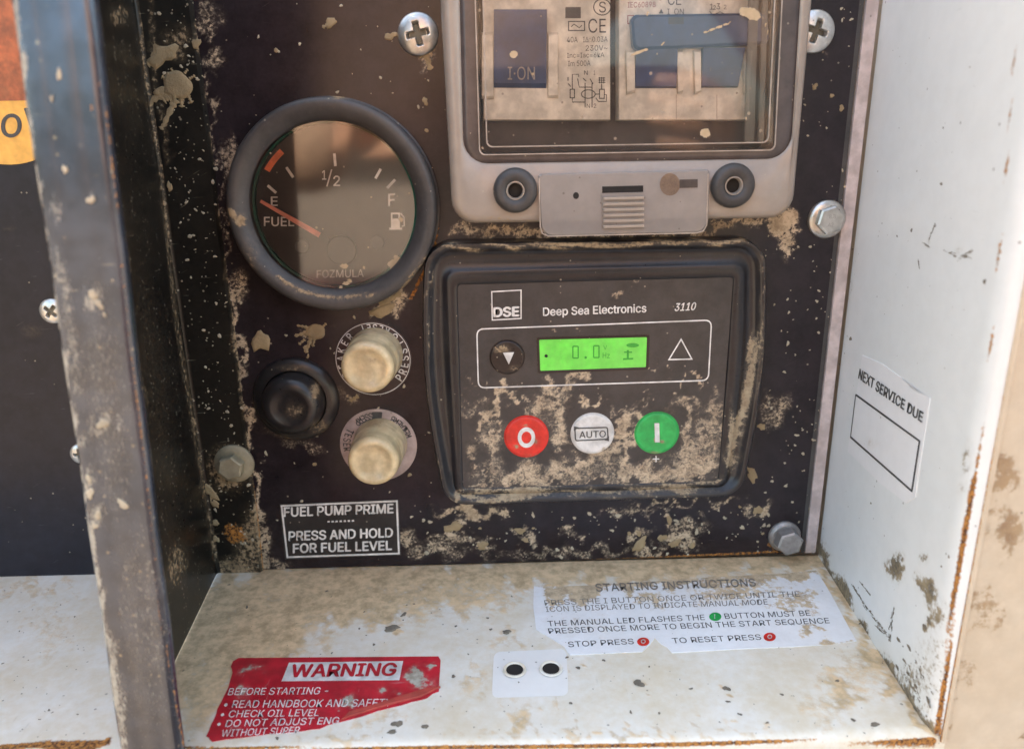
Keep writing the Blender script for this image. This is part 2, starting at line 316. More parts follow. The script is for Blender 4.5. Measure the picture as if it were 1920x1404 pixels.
M['plastic'] = surf('black_bezel_plastic', (.012, .013, .017), .30, film=.14, film_col=(.10, .075, .065), specks=.10, bump=.25, nsc=.7, mud=((.42, .34, .23), (.24, .18, .12)), spec=.5)
M['face'] = surf('keypad_overlay', (.036, .033, .034), .36, film=.28, film_col=(.115, .090, .080), specks=.08, bump=.35, nsc=.75, amp=1.0, dist=.8, mud=((.64, .50, .35), (.30, .22, .15)), grain=.05, edge=(.12, .24))
M['rubber'] = surf('grey_black_rubber', (.042, .042, .044), .48, film=.40, film_col=(.12, .105, .095), specks=.12, bump=.3, nsc=.7, grain=.05)
M['boot'] = surf('black_rubber_boot', (.012, .012, .014), .30, film=.2, film_col=(.10, .08, .07), specks=.05, bump=.3, nsc=.7)
M['dial'] = surf('dial_face', (.020, .014, .013), .40, film=.12, film_col=(.07, .05, .045), specks=.03, bump=.05)
M['zinc'] = surf('zinc_plated_steel', (.62, .62, .60), .30, metal=.85, film=.35, film_col=(.35, .30, .24), specks=.1, bump=.15, nsc=.9)
M['zincdull'] = surf('dull_grey_steel', (.40, .39, .39), .48, metal=.6, film=.6, film_col=(.24, .22, .20), specks=.2, bump=.3, nsc=.9)
M['zincdirty'] = surf('muddy_steel', (.34, .30, .22), .6, metal=.2, film=.85, film_col=(.30, .25, .15), specks=.1, bump=.4, nsc=.9)
M['recess'] = surf('screw_recess', (.10, .095, .07), .6, metal=.3, film=.3, bump=.1)
M['case'] = surf('cloudy_case_plastic', (.33, .285, .245), .32, var=.06, film=.06, film_col=(.36, .27, .20), specks=.10, sub=.3, bump=.08, nsc=.6, coat=.4)
M['smoke'] = surf('smoked_gasket', (.060, .048, .048), .30, film=.4, film_col=(.14, .11, .10), specks=.2, bump=.1, spec=.6)
M['inside'] = surf('inner_backing', (.045, .034, .030), .6, film=.5, film_col=(.11, .085, .07), specks=.2, bump=.1)
M['latch'] = alpha_mat('cloudy_latch_plastic', (.36, .33, .31), .62)
M['ridge'] = alpha_mat('greenish_window_edge', (.20, .205, .185), .55, .2)
M['rimline'] = surf('pale_moulding_and_glint', (.42, .36, .31), .3, film=.3, bump=0)
M['breaker'] = surf('breaker_body_plastic', (.70, .66, .58), .45, film=.10, film_col=(.42, .34, .25), specks=.03, bump=.05)
M['toggle'] = surf('blue_toggle_plastic', (.022, .056, .155), .34, film=.10, film_col=(.08, .075, .075), specks=.06, bump=.06)
M['cap'] = surf('yellowed_silicone', (.66, .54, .34), .20, film=.45, film_col=(.46, .35, .20), specks=.03, sub=.6, bump=.1, nsc=.4, coat=.3)
M['white_print'] = surf('white_print', (.78, .76, .74), .5, film=.18, film_col=(.35, .29, .22), bump=0, specks=.03)
M['grey_print'] = surf('grey_print', (.33, .31, .30), .5, film=.2, bump=0)
M['black_print'] = surf('black_print', (.045, .045, .05), .5, film=.3, film_col=(.2, .18, .14), bump=0)
M['faded_print'] = surf('faded_dark_print', (.13, .125, .125), .5, film=.7, film_col=(.36, .30, .23), bump=0)
M['red_print'] = surf('brick_red_print', (.30, .05, .05), .5, film=.2, bump=0)
M['red'] = surf('red_button', (.66, .025, .018), .38, film=.05, film_col=(.5, .3, .2), bump=.1, specks=.04)
M['green'] = surf('green_button', (.02, .40, .09), .38, film=.05, film_col=(.3, .35, .2), bump=.1, specks=.04)
M['whiteb'] = surf('white_button', (.66, .65, .64), .38, film=.15, film_col=(.5, .42, .3), bump=.1, specks=.04)
M['darkhole'] = surf('worn_button', (.010, .007, .008), .3, film=.15, film_col=(.16, .10, .08), bump=.4, specks=.2, nsc=.9)
M['hole'] = surf('dark_hole', (.012, .010, .009), .8, film=0, bump=0)
M['needle'] = surf('faded_orange_needle', (.78, .25, .18), .5, film=.2, film_col=(.7, .5, .4), bump=0)
M['redarc'] = surf('orange_dial_arc', (.80, .20, .09), .5, film=0, bump=0)
M['greenrim'] = surf('green_glass_edge', (.008, .08, .055), .3, film=0, bump=0)
M['black_label'] = surf('black_label', (.020, .018, .019), .4, film=.35, film_col=(.07, .055, .05), specks=.10, bump=.05)
M['maroon_label'] = surf('maroon_ring_label', (.035, .016, .015), .42, film=.3, film_col=(.1, .07, .06), specks=.05, bump=.05)
M['pale_label'] = surf('pale_ring_label', (.42, .33, .31), .45, film=.4, film_col=(.30, .20, .16), specks=.05, bump=.05)
M['warning'] = surf('red_sticker_vinyl', (.46, .012, .028), .38, film=.10, film_col=(.35, .15, .12), scratch=.3, scratch_col=(.5, .3, .3), specks=.06, bump=.25, nsc=.6, mud=((.46, .43, .36), (.30, .26, .20)))
M['scuffed'] = surf('red_sticker_curl', (.42, .05, .04), .5, film=.2, film_col=(.4, .2, .15), bump=.2)
M['paper'] = surf('white_label_paper', (.84, .85, .88), .42, film=.2, film_col=(.42, .36, .28), var=.03, specks=.08, bump=.2, nsc=.5, amp=1.1, mud=((.66, .52, .35), (.36, .28, .19)))
M['service'] = surf('service_label_paper', (.84, .84, .85), .42, film=.08, film_col=(.5, .45, .38), var=.02, specks=.02, bump=.04)
M['baremark'] = surf('clean_white_patch', (.80, .79, .77), .42, film=.06, var=.02, specks=.05, bump=.08)
M['ochre'] = surf('amber_sticker', (.85, .45, .08), .42, film=.2, film_col=(.7, .5, .2), var=.2, bump=.1)
M['brownred'] = surf('russet_sticker_art', (.40, .10, .03), .42, film=.5, film_col=(.40, .17, .07), var=.5, bump=.1, nsc=.3)
M['mud'] = surf('dried_mud', (.36, .275, .16), .95, film=.5, film_col=(.26, .19, .11), var=.2, bump=.8, nsc=1.2, grain=.8)
M['mudpale'] = surf('pale_dried_mud', (.50, .44, .33), .95, film=.4, film_col=(.33, .27, .19), var=.2, bump=.6, nsc=1.2, grain=.6)
M['mudgrey'] = surf('grey_grit', (.20, .17, .13), .95, film=.4, film_col=(.1, .085, .07), var=.3, bump=.5, nsc=1.2, grain=.6)
M['gauge_glass'] = clear_mat('gauge_glass', haze=.03, haze_col=(.42, .34, .28), ior=1.55, rough=.07, boost=2.4)
M['pane'] = clear_mat('clear_window_plastic', haze=.08, haze_col=(.46, .40, .36), ior=1.5, rough=.05, boost=1.0)
M['lcd'] = surf('green_backlit_display', (.13, .62, .07), .35, film=.45, film_col=(.24, .42, .14), var=.22, specks=.15, scratch=.3, scratch_col=(.2, .6, .15), bump=0, emis=((.08, .80, .05), .035))
M['lcdink'] = surf('display_segments', (.03, .20, .03), .5, film=0, bump=0, emis=((.05, .42, .04), .07))
M['keydirt'] = surf('caked_hole_dirt', (.16, .11, .08), .9, film=.6, film_col=(.28, .2, .14), bump=.6, nsc=1.5, grain=.5)
M['ground'] = surf('dry_brown_soil', (.13, .095, .072), .95, film=.5, film_col=(.18, .14, .11), var=.3, bump=.3)

# ------------------------------------------------------------------ mesh builder
def tag(o, label=None, cat=None, group=None, kind=None):
    if label: o['label'] = label
    if cat: o['category'] = cat
    if group: o['group'] = group
    if kind: o['kind'] = kind
    return o
def link(o): sc.collection.objects.link(o); return o
ORI = {}
def thing(name, P, label, cat, group=None):
    o = link(bpy.data.objects.new(name, None)); o.empty_display_size = .01
    o.location = [c*MM for c in P]; ORI[o] = np.array(P, float)
    return tag(o, label, cat, group)
class MB:
    def __init__(s): s.v = []; s.f = []
    def add(s, vs, fs):
        k = len(s.v); s.v += [tuple(map(float, p)) for p in vs]; s.f += [tuple(i+k for i in f) for f in fs]; return k
    def quad(s, a, b, c, d): s.add([a, b, c, d], [(0, 1, 2, 3)])
    def loft(s, rings, cap0=False, cap1=True):
        n = len(rings[0]); vs = [p for r in rings for p in r]; fs = []
        for k in range(len(rings)-1):
            for i in range(n):
                j = (i+1) % n; fs.append((k*n+i, k*n+j, (k+1)*n+j, (k+1)*n+i))
        if cap0: fs.append(tuple(range(n)))
        if cap1: fs.append(tuple((len(rings)-1)*n+i for i in range(n)))
        s.add(vs, fs); return s
    def prism(s, poly, nrm, h, bev=0.0):
        """extrude a polygon (3D points) along nrm by h"""
        nrm = np.array(nrm, float); P = [np.array(p, float) for p in poly]; c = sum(P)/len(P)
        rs = [P, [p+nrm*(h-bev) for p in P]]
        if bev: rs.append([c+(p-c)*(1-bev/max(1e-6, np.linalg.norm(p-c)))+nrm*h for p in P])
        return s.loft(rs, True, True)
    def box(s, a, b, bev=0.0):
        (x0, y0, z0), (x1, y1, z1) = a, b
        return s.prism([(x0, y1, z0), (x1, y1, z0), (x1, y1, z1), (x0, y1, z1)], (0, -1, 0), y1-y0, bev)
    def tube(s, pts, r, n=8, cap=True):
        pts = [np.array(p, float) for p in pts]; rings = []
        rr = r if isinstance(r, (list, tuple)) else [r]*len(pts)
        for i, p in enumerate(pts):
            t = pts[min(i+1, len(pts)-1)]-pts[max(i-1, 0)]; t /= np.linalg.norm(t)+1e-9
            u = np.cross(t, (0, 0, 1.)); u = u if np.linalg.norm(u) > .1 else np.cross(t, (1., 0, 0)); u /= np.linalg.norm(u); w = np.cross(t, u)
            rings.append([p+rr[i]*(math.cos(a)*u+math.sin(a)*w) for a in np.linspace(0, 2*math.pi, n, endpoint=False)])
        return s.loft(rings, cap, cap)
    def build(s, name, mat, parent=None, dirt=None, rust=None, smooth=35, recalc=True, origin=None):
        me = bpy.data.meshes.new(name)
        V = np.array(s.v, float)
        if parent is not None:
            O = ORI.get(parent, np.zeros(3))
        else:
            O = np.array(origin, float) if origin is not None else V.mean(0)
        me.from_pydata(((V-O)*MM).tolist(), [], s.f)
        if recalc:
            bm = bmesh.new(); bm.from_mesh(me); bmesh.ops.recalc_face_normals(bm, faces=bm.faces); bm.to_mesh(me); bm.free()
        me.materials.append(M[mat] if isinstance(mat, str) else mat)
        px, py = proj(V)
        for nm, key, T in (('dirt', dirt, DIRT_AND_GLINT), ('rust', rust, RUST)):
            if key and key in T:
                a = me.attributes.new(nm, 'FLOAT', 'POINT')
                a.data.foreach_set('value', field(T[key], *(warp(px, py, WARP[key]) if nm == 'dirt' and key in WARP else (px, py))).astype(np.float32))
        me.polygons.foreach_set('use_smooth', [True]*len(me.polygons))
        if smooth < 180: me.set_sharp_from_angle(angle=math.radians(smooth))
        o = link(bpy.data.objects.new(name, me))
        ORI[o] = O
        if parent is not None: o.parent = parent
        else: o.location = [c*MM for c in O]
        return o
def grid(f, nx, ny):
    m = MB(); vs = [f(i/nx, j/ny) for j in range(ny+1) for i in range(nx+1)]
    m.add(vs, [(j*(nx+1)+i, j*(nx+1)+i+1, (j+1)*(nx+1)+i+1, (j+1)*(nx+1)+i) for j in range(ny) for i in range(nx)])
    return m
def copy_tree(o, loc=None, rot=None):
    c = o.copy(); link(c)
    if loc is not None: c.location = [k*MM for k in loc]
    if rot is not None: c.rotation_euler = rot
    for ch in list(o.children):
        k = ch.copy(); link(k); k.parent = c
        for g in ch.children:
            q = g.copy(); link(q); q.parent = k
    return c
def lathe(cx, cz, prof, n=64, y0=0.0, cap=True, ang=0):
    """profile of (radius, distance in front of y0); axis along -y"""
    m = MB()
    rings = [[(cx+r*math.cos(a), -(y0+d), cz+r*math.sin(a)) for a in np.linspace(0, 2*math.pi, n, endpoint=False)+ang] for r, d in prof]
    return m.loft(rings, False, cap)
def cen(px, py, d=0.0):
    p = at(px, py, d); return p[0], p[2]
def inset_poly(P, i):
    P = [np.array(p, float) for p in P]; n = len(P)
    area = sum(P[k][0]*P[(k+1) % n][1]-P[(k+1) % n][0]*P[k][1] for k in range(n)); sg = 1 if area > 0 else -1
    out = []
    for k in range(n):
        a, b, c = P[k-1], P[k], P[(k+1) % n]
        e1 = (b-a)/np.linalg.norm(b-a); e2 = (c-b)/np.linalg.norm(c-b)
        n1 = sg*np.array([-e1[1], e1[0]]); n2 = sg*np.array([-e2[1], e2[0]])
        bis = n1+n2; bis /= (bis@n1)
        out.append(b+bis*i)
    return out
def ring(P, i, r, d, n=6, sub=1):
    """rounded polygon in x,z inset by i with corner radii r at distance d"""
    Q = inset_poly(P, i) if i else [np.array(p, float) for p in P]
    N = len(Q); rr = r if isinstance(r, (list, tuple)) else [r]*N; out = []
    for k in range(N):
        a, b, c = Q[k-1], Q[k], Q[(k+1) % N]
        e1 = (a-b)/np.linalg.norm(a-b); e2 = (c-b)/np.linalg.norm(c-b)
        rk = max(.05, rr[k]); p0 = b+e1*rk; p2 = b+e2*rk
        w = math.sqrt(max(0.05, (1-e1@e2)/2))*1.0; w = math.sin(math.acos(max(-1, min(1, e1@e2)))/2)
        for t in np.linspace(0, 1, n+1):
            B0, B1, B2 = (1-t)**2, 2*t*(1-t)*w, t*t
            out.append((B0*p0+B1*b+B2*p2)/(B0+B1+B2))
        nb = Q[(k+1) % N]; nr = max(.05, rr[(k+1) % N]); q0 = nb+(b-nb)/np.linalg.norm(b-nb)*nr
        for s in range(1, sub): out.append(p2+(q0-p2)*s/sub)
    return [(p[0], -d, p[1]) for p in out]
def pxpoly(pts, d): return [(lambda q: (q[0], q[2]))(at(x, y, d)) for x, y in pts]

# ------------------------------------------------------------------ lettering
_tc = {}
FONT = None
try:                                             # the sans serif that ships with Blender; the built-in one if it is missing
    import os
    FONT = bpy.data.fonts.load(os.path.join(bpy.utils.resource_path('LOCAL'), 'datafiles', 'fonts', 'Inter.woff2'))
except Exception:
    FONT = None
def glyphs(s, bold=0.0, space=1.0):
    key = (s, bold, space)
    if key not in _tc:
        cu = bpy.data.curves.new('t', 'FONT'); cu.body = s; cu.space_character = space; cu.resolution_u = 3; cu.fill_mode = 'FRONT'
        if FONT: cu.font = FONT
        ob = bpy.data.objects.new('t', cu); me = bpy.data.meshes.new_from_object(ob)
        v = np.zeros(len(me.vertices)*3); me.vertices.foreach_get('co', v); v = v.reshape(-1, 3)[:, :2]
        fs = [tuple(p.vertices) for p in me.polygons]
        if bold > .006:                                  # heavier strokes: the outline printed a few times, a hair apart
            n0 = len(v); k_ = bold*.9; sh = ((0, 0), (k_, 0), (-k_, 0), (0, k_*.7), (0, -k_*.7))
            v = np.concatenate([v+np.array(d_) for d_ in sh]); fs = [tuple(i+n0*q for i in f) for q in range(5) for f in fs]
        bpy.data.objects.remove(ob); bpy.data.curves.remove(cu); bpy.data.meshes.remove(me)
        _tc[key] = (v, fs)
    return _tc[key]
_cap = glyphs('H')[0][:, 1]; CAP0, CAP = _cap.min(), _cap.max()-_cap.min()
def text(m, s, bl, br, h, at_, lift, bold=0.012, up=None, shear=0.0, space=1.0, jit=0.0):
    """bl, br: pixels of the two baseline ends on the surface at_; h: cap height in pixels"""
    v, fs = glyphs(s, bold, space)
    x0, x1 = v[:, 0].min(), v[:, 0].max()
    dx, dy = (0, -h) if up is None else up
    BL, BR = at_(*bl), at_(*br); TL, TR = at_(bl[0]+dx, bl[1]+dy), at_(br[0]+dx, br[1]+dy)
    lift = np.array(lift, float)
    vs = []; nn = len(v)//5 if bold > .006 else len(v)+1
    for q_, (x, y) in enumerate(v):
        t = (x-x0)/(x1-x0); k = (y-CAP0)/CAP
        t2 = t+shear*k*h/max(1, math.hypot(br[0]-bl[0], br[1]-bl[1]))
        vs.append((1-t2)*((1-k)*BL+k*TL)+t2*((1-k)*BR+k*TR)+lift*(1+.16*(q_//nn)))
    m.add(vs, fs)
def ringtext(m, s, c, r, h, a0, a1, out=True, d=0.5, bold=.015, wid=1.0):
    """characters round a circle in the panel plane; angles in degrees, anticlockwise from +x"""
    n = len(s)
    for i, ch in enumerate(s):
        if ch == ' ': continue
        a = math.radians(a0+(a1-a0)*i/max(1, n-1))
        v, fs = glyphs(ch, bold); xm = (v[:, 0].min()+v[:, 0].max())/2
        rad = np.array([math.cos(a), math.sin(a)]); tan = np.array([math.sin(a), -math.cos(a)])
        if not out: up_, ri = -rad, -tan
        else: up_, ri = rad, tan
        k = h/CAP
        vs = []; nn = len(v)//5 if bold > .006 else len(v)+1
        for q_, (x, y) in enumerate(v):
            p = np.array(c)+rad*r+ri*(x-xm)*k*wid+up_*(y-CAP0-CAP/2)*k
            vs.append((p[0], -d-.015*(q_//nn), p[1]))
        m.add(vs, fs)
def stroke(m, pts, w, at_, lift, closed=False):
    """flat line of width w pixels through pixel points on a surface"""
    pts = [np.array(p, float) for p in pts]; lift = np.array(lift, float)
    n = len(pts); A, B = [], []
    for i, p in enumerate(pts):
        a = pts[i-1] if (i or closed) else pts[0]; b = pts[(i+1) % n] if (i < n-1 or closed) else pts[-1]
        t = b-a; t /= np.linalg.norm(t)+1e-9; q = np.array([-t[1], t[0]])*w/2
        if closed:
            e1 = p-a; e1 /= np.linalg.norm(e1); e2 = b-p; e2 /= np.linalg.norm(e2); n1 = np.array([-e1[1], e1[0]]); n2 = np.array([-e2[1], e2[0]]); bb = n1+n2
            q = bb/(bb@n1)*w/2
        A.append(at_(*(p+q))+lift); B.append(at_(*(p-q))+lift)
    vs = A+B; fs = [(i, (i+1) % n, n+(i+1) % n, n+i) for i in range(n if closed else n-1)]
    m.add(vs, fs)
def poly(m, pts, at_, lift):
    lift = np.array(lift, float); m.add([at_(*p)+lift for p in pts], [tuple(range(len(pts)))])
def disc_px(m, x, y, rx, ry, at_, lift, n=28): poly(m, [(x+rx*math.cos(a), y+ry*math.sin(a)) for a in np.linspace(0, 2*math.pi, n, endpoint=False)], at_, lift)
def dpl(d): return lambda x, y: at(x, y, d)
FR = lambda k: (0, -k, 0)
UPL = lambda k: (0, 0, k)
SIDE_N = np.array([-DF, 9.0, 0.0]); SIDE_N = SIDE_N/np.linalg.norm(SIDE_N)
SD = lambda k: tuple(SIDE_N*k)

# ================================================================== ground and machine housing
g = grid(lambda u, v: ((u-.5)*60000, (v-.5)*60000, -900+8*math.sin(u*40)*math.sin(v*37)), 60, 60).build('ground', 'ground')
tag(g, kind='structure')

H = thing('generator_housing', (0, 0, -900), 'cream white sheet metal generator housing with a recessed shelf around the black control panel', 'machine housing')
# ledge, its front edge a bit rounded
def f_ledge(x0, x1):
    rows = [(y, ZL) for y in np.linspace(1.0, -DF+3, 60)]+[(-DF+1.8, ZL-.25), (-DF+.7, ZL-1.0), (-DF, ZL-2.4), (-DF, ZL-9)]
    nx = int(abs(x1-x0)/1.7)
    def f(u, v):
        y, z = rows[int(round(v*(len(rows)-1)))]; x = x0+(x1-x0)*u
        return (x, y-.8*math.sin(x*.03)*(y < -90), z+.05*math.sin(x*.045+y*.03))
    return grid(f, nx, len(rows)-1)
f_ledge(-330, XW+1).build('ledge', 'white', H, 'ledge', 'ledge')
# side wall with rounded front edge; cross-section in (x, y)
cs = [(XW+1.5, 1.0)]+[(XW-9*t+0.0, -DF*t) for t in np.linspace(.0, .90, 44)]
xe, ye = cs[-1]
cs += [(xe-.5, ye-3.5), (xe-.4, ye-6.0), (xe+.1, ye-8.0), (xe+1.1, ye-9.3), (xe+2.2, ye-9.8), (xe+3.0, ye-9.6)]
def f_side(u, v):
    x, y = cs[int(round(u*(len(cs)-1)))]; return (x, y, ZL-1+(262)*v)
grid(f_side, len(cs)-1, 150).build('side_wall', 'side', H, 'side', 'side')
# outer skin of the machine: right of the recess, below it, above it, left of it
xo = xe+3.4
def wall_patch(x0, x1, z0, z1, nx, nz, d): return grid(lambda u, v: (x0+(x1-x0)*u, -d-.15*math.sin((x0+(x1-x0)*u)*.1), z0+(z1-z0)*v), nx, nz)
pr = MB()
q = wall_patch(xo, xo+70, ZL-60, 180, 40, 140, 98.6); pr.add(q.v, q.f)
q = wall_patch(-330, xo, ZL-60, ZL-7.0, 190, 26, 98.6); pr.add(q.v, q.f)
pr.build('outer_panel', 'outer', H, 'outer', 'outer', recalc=False)
bk = MB()  # unseen body, its height set to keep the sun off the recess
bk.box((xo+70, -98.6, -760), (700, 620, 385)); bk.box((-900, -98.6, -760), (-330, 620, 385))
bk.box((-330, -98.6, -760), (xo+70, 620, ZL-60)); bk.box((-330, 8, ZL-60), (xo+70, 620, 385))  # set back above, lintel left out to let skylight onto the ledge
bk.build('unseen_shell', 'outer', H)
for a_ in (-860, 560):
    sk = MB(); sk.box((a_, -60, -900), (a_+100, 600, -760), 6); sk.build('base_skid', 'flange', H)
# folded seam lip along the opening
sl = MB()
sl.tube([(xe+3.2, -98.9, ZL-3), (xe+3.2, -98.9, 179)], .75, 8)
sl.build('seam_lip', 'outer', H, 'outer', 'outer')

# ================================================================== control panel plate
CP = thing('control_panel', (10, 0, ZL), 'large black painted control panel plate spattered with dried mud behind the instruments', 'control panel')
XR = 119.6
def f_panel(x0, x1, z0, z1, nx, nz, y=0.0): return grid(lambda u, v: (x0+(x1-x0)*u, y, z0+(z1-z0)*v), nx, nz)
zb = lambda x: -84.6+5.2*max(0, (x+104))/230.0
def fp(u, v):
    x = -128+(XR+128)*u; z0 = ZL+.2+1.6*u; return (x, 0.0, z0+(178-z0)*v)
pl = grid(fp, 300, 300)
pl.build('plate', 'panel', CP, 'panel', 'panel')
ed = MB(); ed.box((XR, 0, ZL+1.8), (XR+1.6, 3.5, 178)); ed.build('plate_edge', 'rubber', CP)
es = MB(); es.prism([(XR+1.8, .8, ZL+2.0), (XR+6.0, .8, ZL+2.0), (XR+6.4, .8, 178), (XR+2.2, .8, 178)], (0, -1, 0), 1.6, .4)
tag(es.build('edge_strip', 'strip', H, None, 'strip'), 'pinkish painted flange beside the black plate')
# plate on the other side of the post
LP_ = thing('side_panel', (-200, 0, ZL), 'dark navy side panel left of the black post with fine scratches', 'panel')
f_panel(-330, -128.5, ZL, 178, 80, 100).build('plate', 'left', LP_, 'left')

# ================================================================== post (Z section)
PO = thing('black_post', (-110, -60, ZL), 'black metal post in front at the left, scratched, with bluish shine above and maroon below', 'post')
def strip_profile(prof, z0, z1, nz): return grid(lambda u, v: (prof[int(round(u*(len(prof)-1)))][0], prof[int(round(u*(len(prof)-1)))][1], z0+(z1-z0)*v), len(prof)-1, nz)
fx = lambda z: 0.045*(z-10)                 # the post leans a little
xl, xr = -112.2, -94.6
prof = [(xl+.2, -98.0), (xl-.3, -100.0), (xl, -101.2), (xl+.6, -102.2), (xl+1.6, -102.8), (xl+2.8, -103.0)]+[(x, -103.0+.12*math.sin(x)) for x in np.linspace(xl+4, xr-1.5, 10)]+[(xr-.7, -102.8), (xr-.2, -102.2), (xr, -101.4), (xr, -100.6)]
def f_post(u, v):
    x, y = prof[int(round(u*(len(prof)-1)))]; z = ZL-70+(420)*v
    return (x+2.7+.045*(z-10)+.12*math.sin(z*.13), y, z)
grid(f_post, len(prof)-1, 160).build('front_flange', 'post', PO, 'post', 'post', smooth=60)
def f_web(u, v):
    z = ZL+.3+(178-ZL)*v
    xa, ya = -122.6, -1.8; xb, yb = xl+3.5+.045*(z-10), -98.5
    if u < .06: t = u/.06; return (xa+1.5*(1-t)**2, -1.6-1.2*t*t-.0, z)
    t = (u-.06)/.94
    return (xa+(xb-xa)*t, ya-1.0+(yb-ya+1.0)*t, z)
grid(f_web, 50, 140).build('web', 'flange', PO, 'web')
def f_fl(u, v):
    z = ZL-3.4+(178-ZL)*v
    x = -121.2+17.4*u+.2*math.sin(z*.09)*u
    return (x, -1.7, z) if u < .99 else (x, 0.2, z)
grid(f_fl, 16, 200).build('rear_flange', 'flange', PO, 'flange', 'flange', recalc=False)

# ================================================================== screws and bolts
def screw_mesh(R=7.0, h=2.6, ang=0.0):
    nr, na = 26, 72; m = MB(); vs = []; fs = []
    def hgt(x, y, r):
        z = h*math.sqrt(max(0, 1-(r/R)**2*.92))
        if r > R*.985: z = 0
        c, s = math.cos(ang), math.sin(ang); u, v = (x*c+y*s)/R, (-x*s+y*c)/R
        cr = min(max(abs(u)*.62, abs(v)*2.4), max(abs(v)*.62, abs(u)*2.4))   # tapering arms
        ce = math.hypot(u, v)/.62
        k = min(cr, ce) if math.hypot(u, v) < .62 else 9
        if k < .36: z -= 2.0*min(1, (.36-k)/.10)
        return z
    for i in range(nr+1):
        r = R*i/nr
        for j in range(na):
            a = 2*math.pi*j/na; x, y = r*math.cos(a), r*math.sin(a); vs.append((x, -hgt(x, y, r), y))
    for i in range(nr):
        for j in range(na): k = (j+1) % na; fs.append((i*na+j, i*na+k, (i+1)*na+k, (i+1)*na+j))
    m.add(vs, fs); return m
x, z = cen(784, 65)
S0 = thing('cross_screw', (x, 0, z), 'zinc cross head screw left of the clear breaker box, above the fuel gauge', 'screw', 'pan head cross screws')
q = screw_mesh(7.0, 2.6, .2); q.v = [(a+x, b, c+z) for a, b, c in q.v]; q.build('head', 'zinc', S0, smooth=50)
q = lathe(x, z, [(2.9, 0.95), (0.1, 0.95)], 16, cap=True); q.build('recess', 'recess', S0)
def place(src, px, py, label, rot=0, d=0.0, sc_=1.0):
    a, b = cen(px, py, d); o = copy_tree(src, (a, -d, b), (0, rot, 0)); o['label'] = label; o.scale = (sc_,)*3; return o
place(S0, 1526, 60, 'zinc cross head screw half hidden by the right edge of the clear breaker box', .5)
place(S0, 99, 583, 'upper cross head screw on the navy panel, half hidden by the black post', .9, 0, .68)
place(S0, 152, 850, 'lower cross head screw on the navy panel, almost hidden by the black post', .2, 0, .6)

def bolt(px, py, label, R=6.9, rh=5.2, h=5.0, mat='zinc', mark=True, d=0.0, ang=.3):
    x, z = cen(px, py, d)
    t = thing('hex_bolt', (x, -d, z), label, 'bolt', 'flanged hex bolts')
    lathe(x, z, [(R, 0), (R, .8), (R*.96, 1.2), (rh*1.02, 2.0)], 48, d, cap=True).build('flange', mat, t)
    hx = lambda r, dd: [(x+r*math.cos(a), -(d+dd), z+r*math.sin(a)) for a in np.linspace(0, 2*math.pi, 6, endpoint=False)+ang]
    m = MB(); m.loft([hx(rh, 1.4), hx(rh, h-.5), hx(rh*.86, h)], False, True); m.build('head', mat, t, smooth=20)
    if mark:
        mm = MB(); c = (x, z)
        for s_, oy in (('8.8', 1.3), ('A2', -1.6)):
            v, fs = glyphs(s_, .0); xm = v[:, 0].mean(); mm.add([(x+(a-xm)*2.4, -(d+h+.05), z+oy+(b-CAP0-CAP/2)*2.6) for a, b in v], fs)
        mm.build('marking', 'grey_print', t)
    return t
bolt(1549, 411, 'bright zinc flanged hex bolt right of the clear breaker box, on the plate edge', mark=True)
bolt(1470, 1004, 'dull grey flanged hex bolt at the bottom right corner of the black plate', rh=5.4, h=7.5, mark=False, R=6.7, mat='zincdull')
bolt(440, 868, 'mud caked hex bolt on the black post flange below the black push button', mat='zincdirty', mark=False, d=1.7, R=7.8, rh=5.0, h=6.0)

# ================================================================== fuel gauge
gx, gz = cen(622, 390, 8)
GR = 198*mmpp(622, 390, 8)
G = thing('fuel_gauge', (gx, 0, gz), 'round black fuel gauge with an orange needle pointing near empty under dusty glass', 'fuel gauge')
r = GR
lathe(gx, gz, [(r*1.0, 0), (r*1.012, 1.0), (r*1.012, 2.0), (r*.99, 2.4), (r*1.0, 3.0), (r*1.0, 6.8), (r*.99, 8.2), (r*.97, 9.0), (r*.94, 9.3), (r*.90, 9.0), (r*.86, 8.2), (r*.82, 7.0), (r*.80, 5.6), (r*.792, 4.0), (r*.79, 2.0)], 120, cap=False).build('bezel', 'rubber', G, 'gauge', smooth=50)
lathe(gx, gz, [(r*.80, 1.0), (r*.1, 1.0)], 96, cap=True).build('dial', 'dial', G)
lathe(gx, gz, [(r*.79, 3.0), (r*.772, 2.6), (r*.768, 1.1)], 96, cap=False).build('glass_edge', 'greenrim', G)
GD = dpl(1.0); ox = -1
dm = MB()
for a, b in (((627, 288), (629, 312)), ((537, 314), (550, 333)), ((502, 348), (518, 362)), ((714, 317), (704, 335)), ((741, 337), (726, 353))): stroke(dm, [a, b], 5, GD, FR(.12))
text(dm, 'F', (728, 387), (741, 386), 23, GD, FR(.12)); text(dm, 'E', (508, 386), (521, 386), 17, GD, FR(.12)); text(dm, 'FUEL', (495, 424), (552, 424), 17, GD, FR(.12))
text(dm, '1', (604, 337), (612, 337), 17, GD, FR(.12)); text(dm, '2', (625, 349), (638, 349), 19, GD, FR(.12)); stroke(dm, [(622, 318), (613, 350)], 2.6, GD, FR(.12))
poly(dm, [(733, 399), (750, 399), (750, 427), (733, 427)], GD, FR(.10)); poly(dm, [(730, 427), (754, 427), (754, 431), (730, 431)], GD, FR(.12)); stroke(dm, [(751, 400), (758, 408), (758, 424), (753, 424)], 2.6, GD, FR(.12))
text(dm, 'FOZMULA', (594, 521), (682, 519), 14, GD, FR(.12), bold=-.004)
dm.build('dial_marks', 'white_print', G)
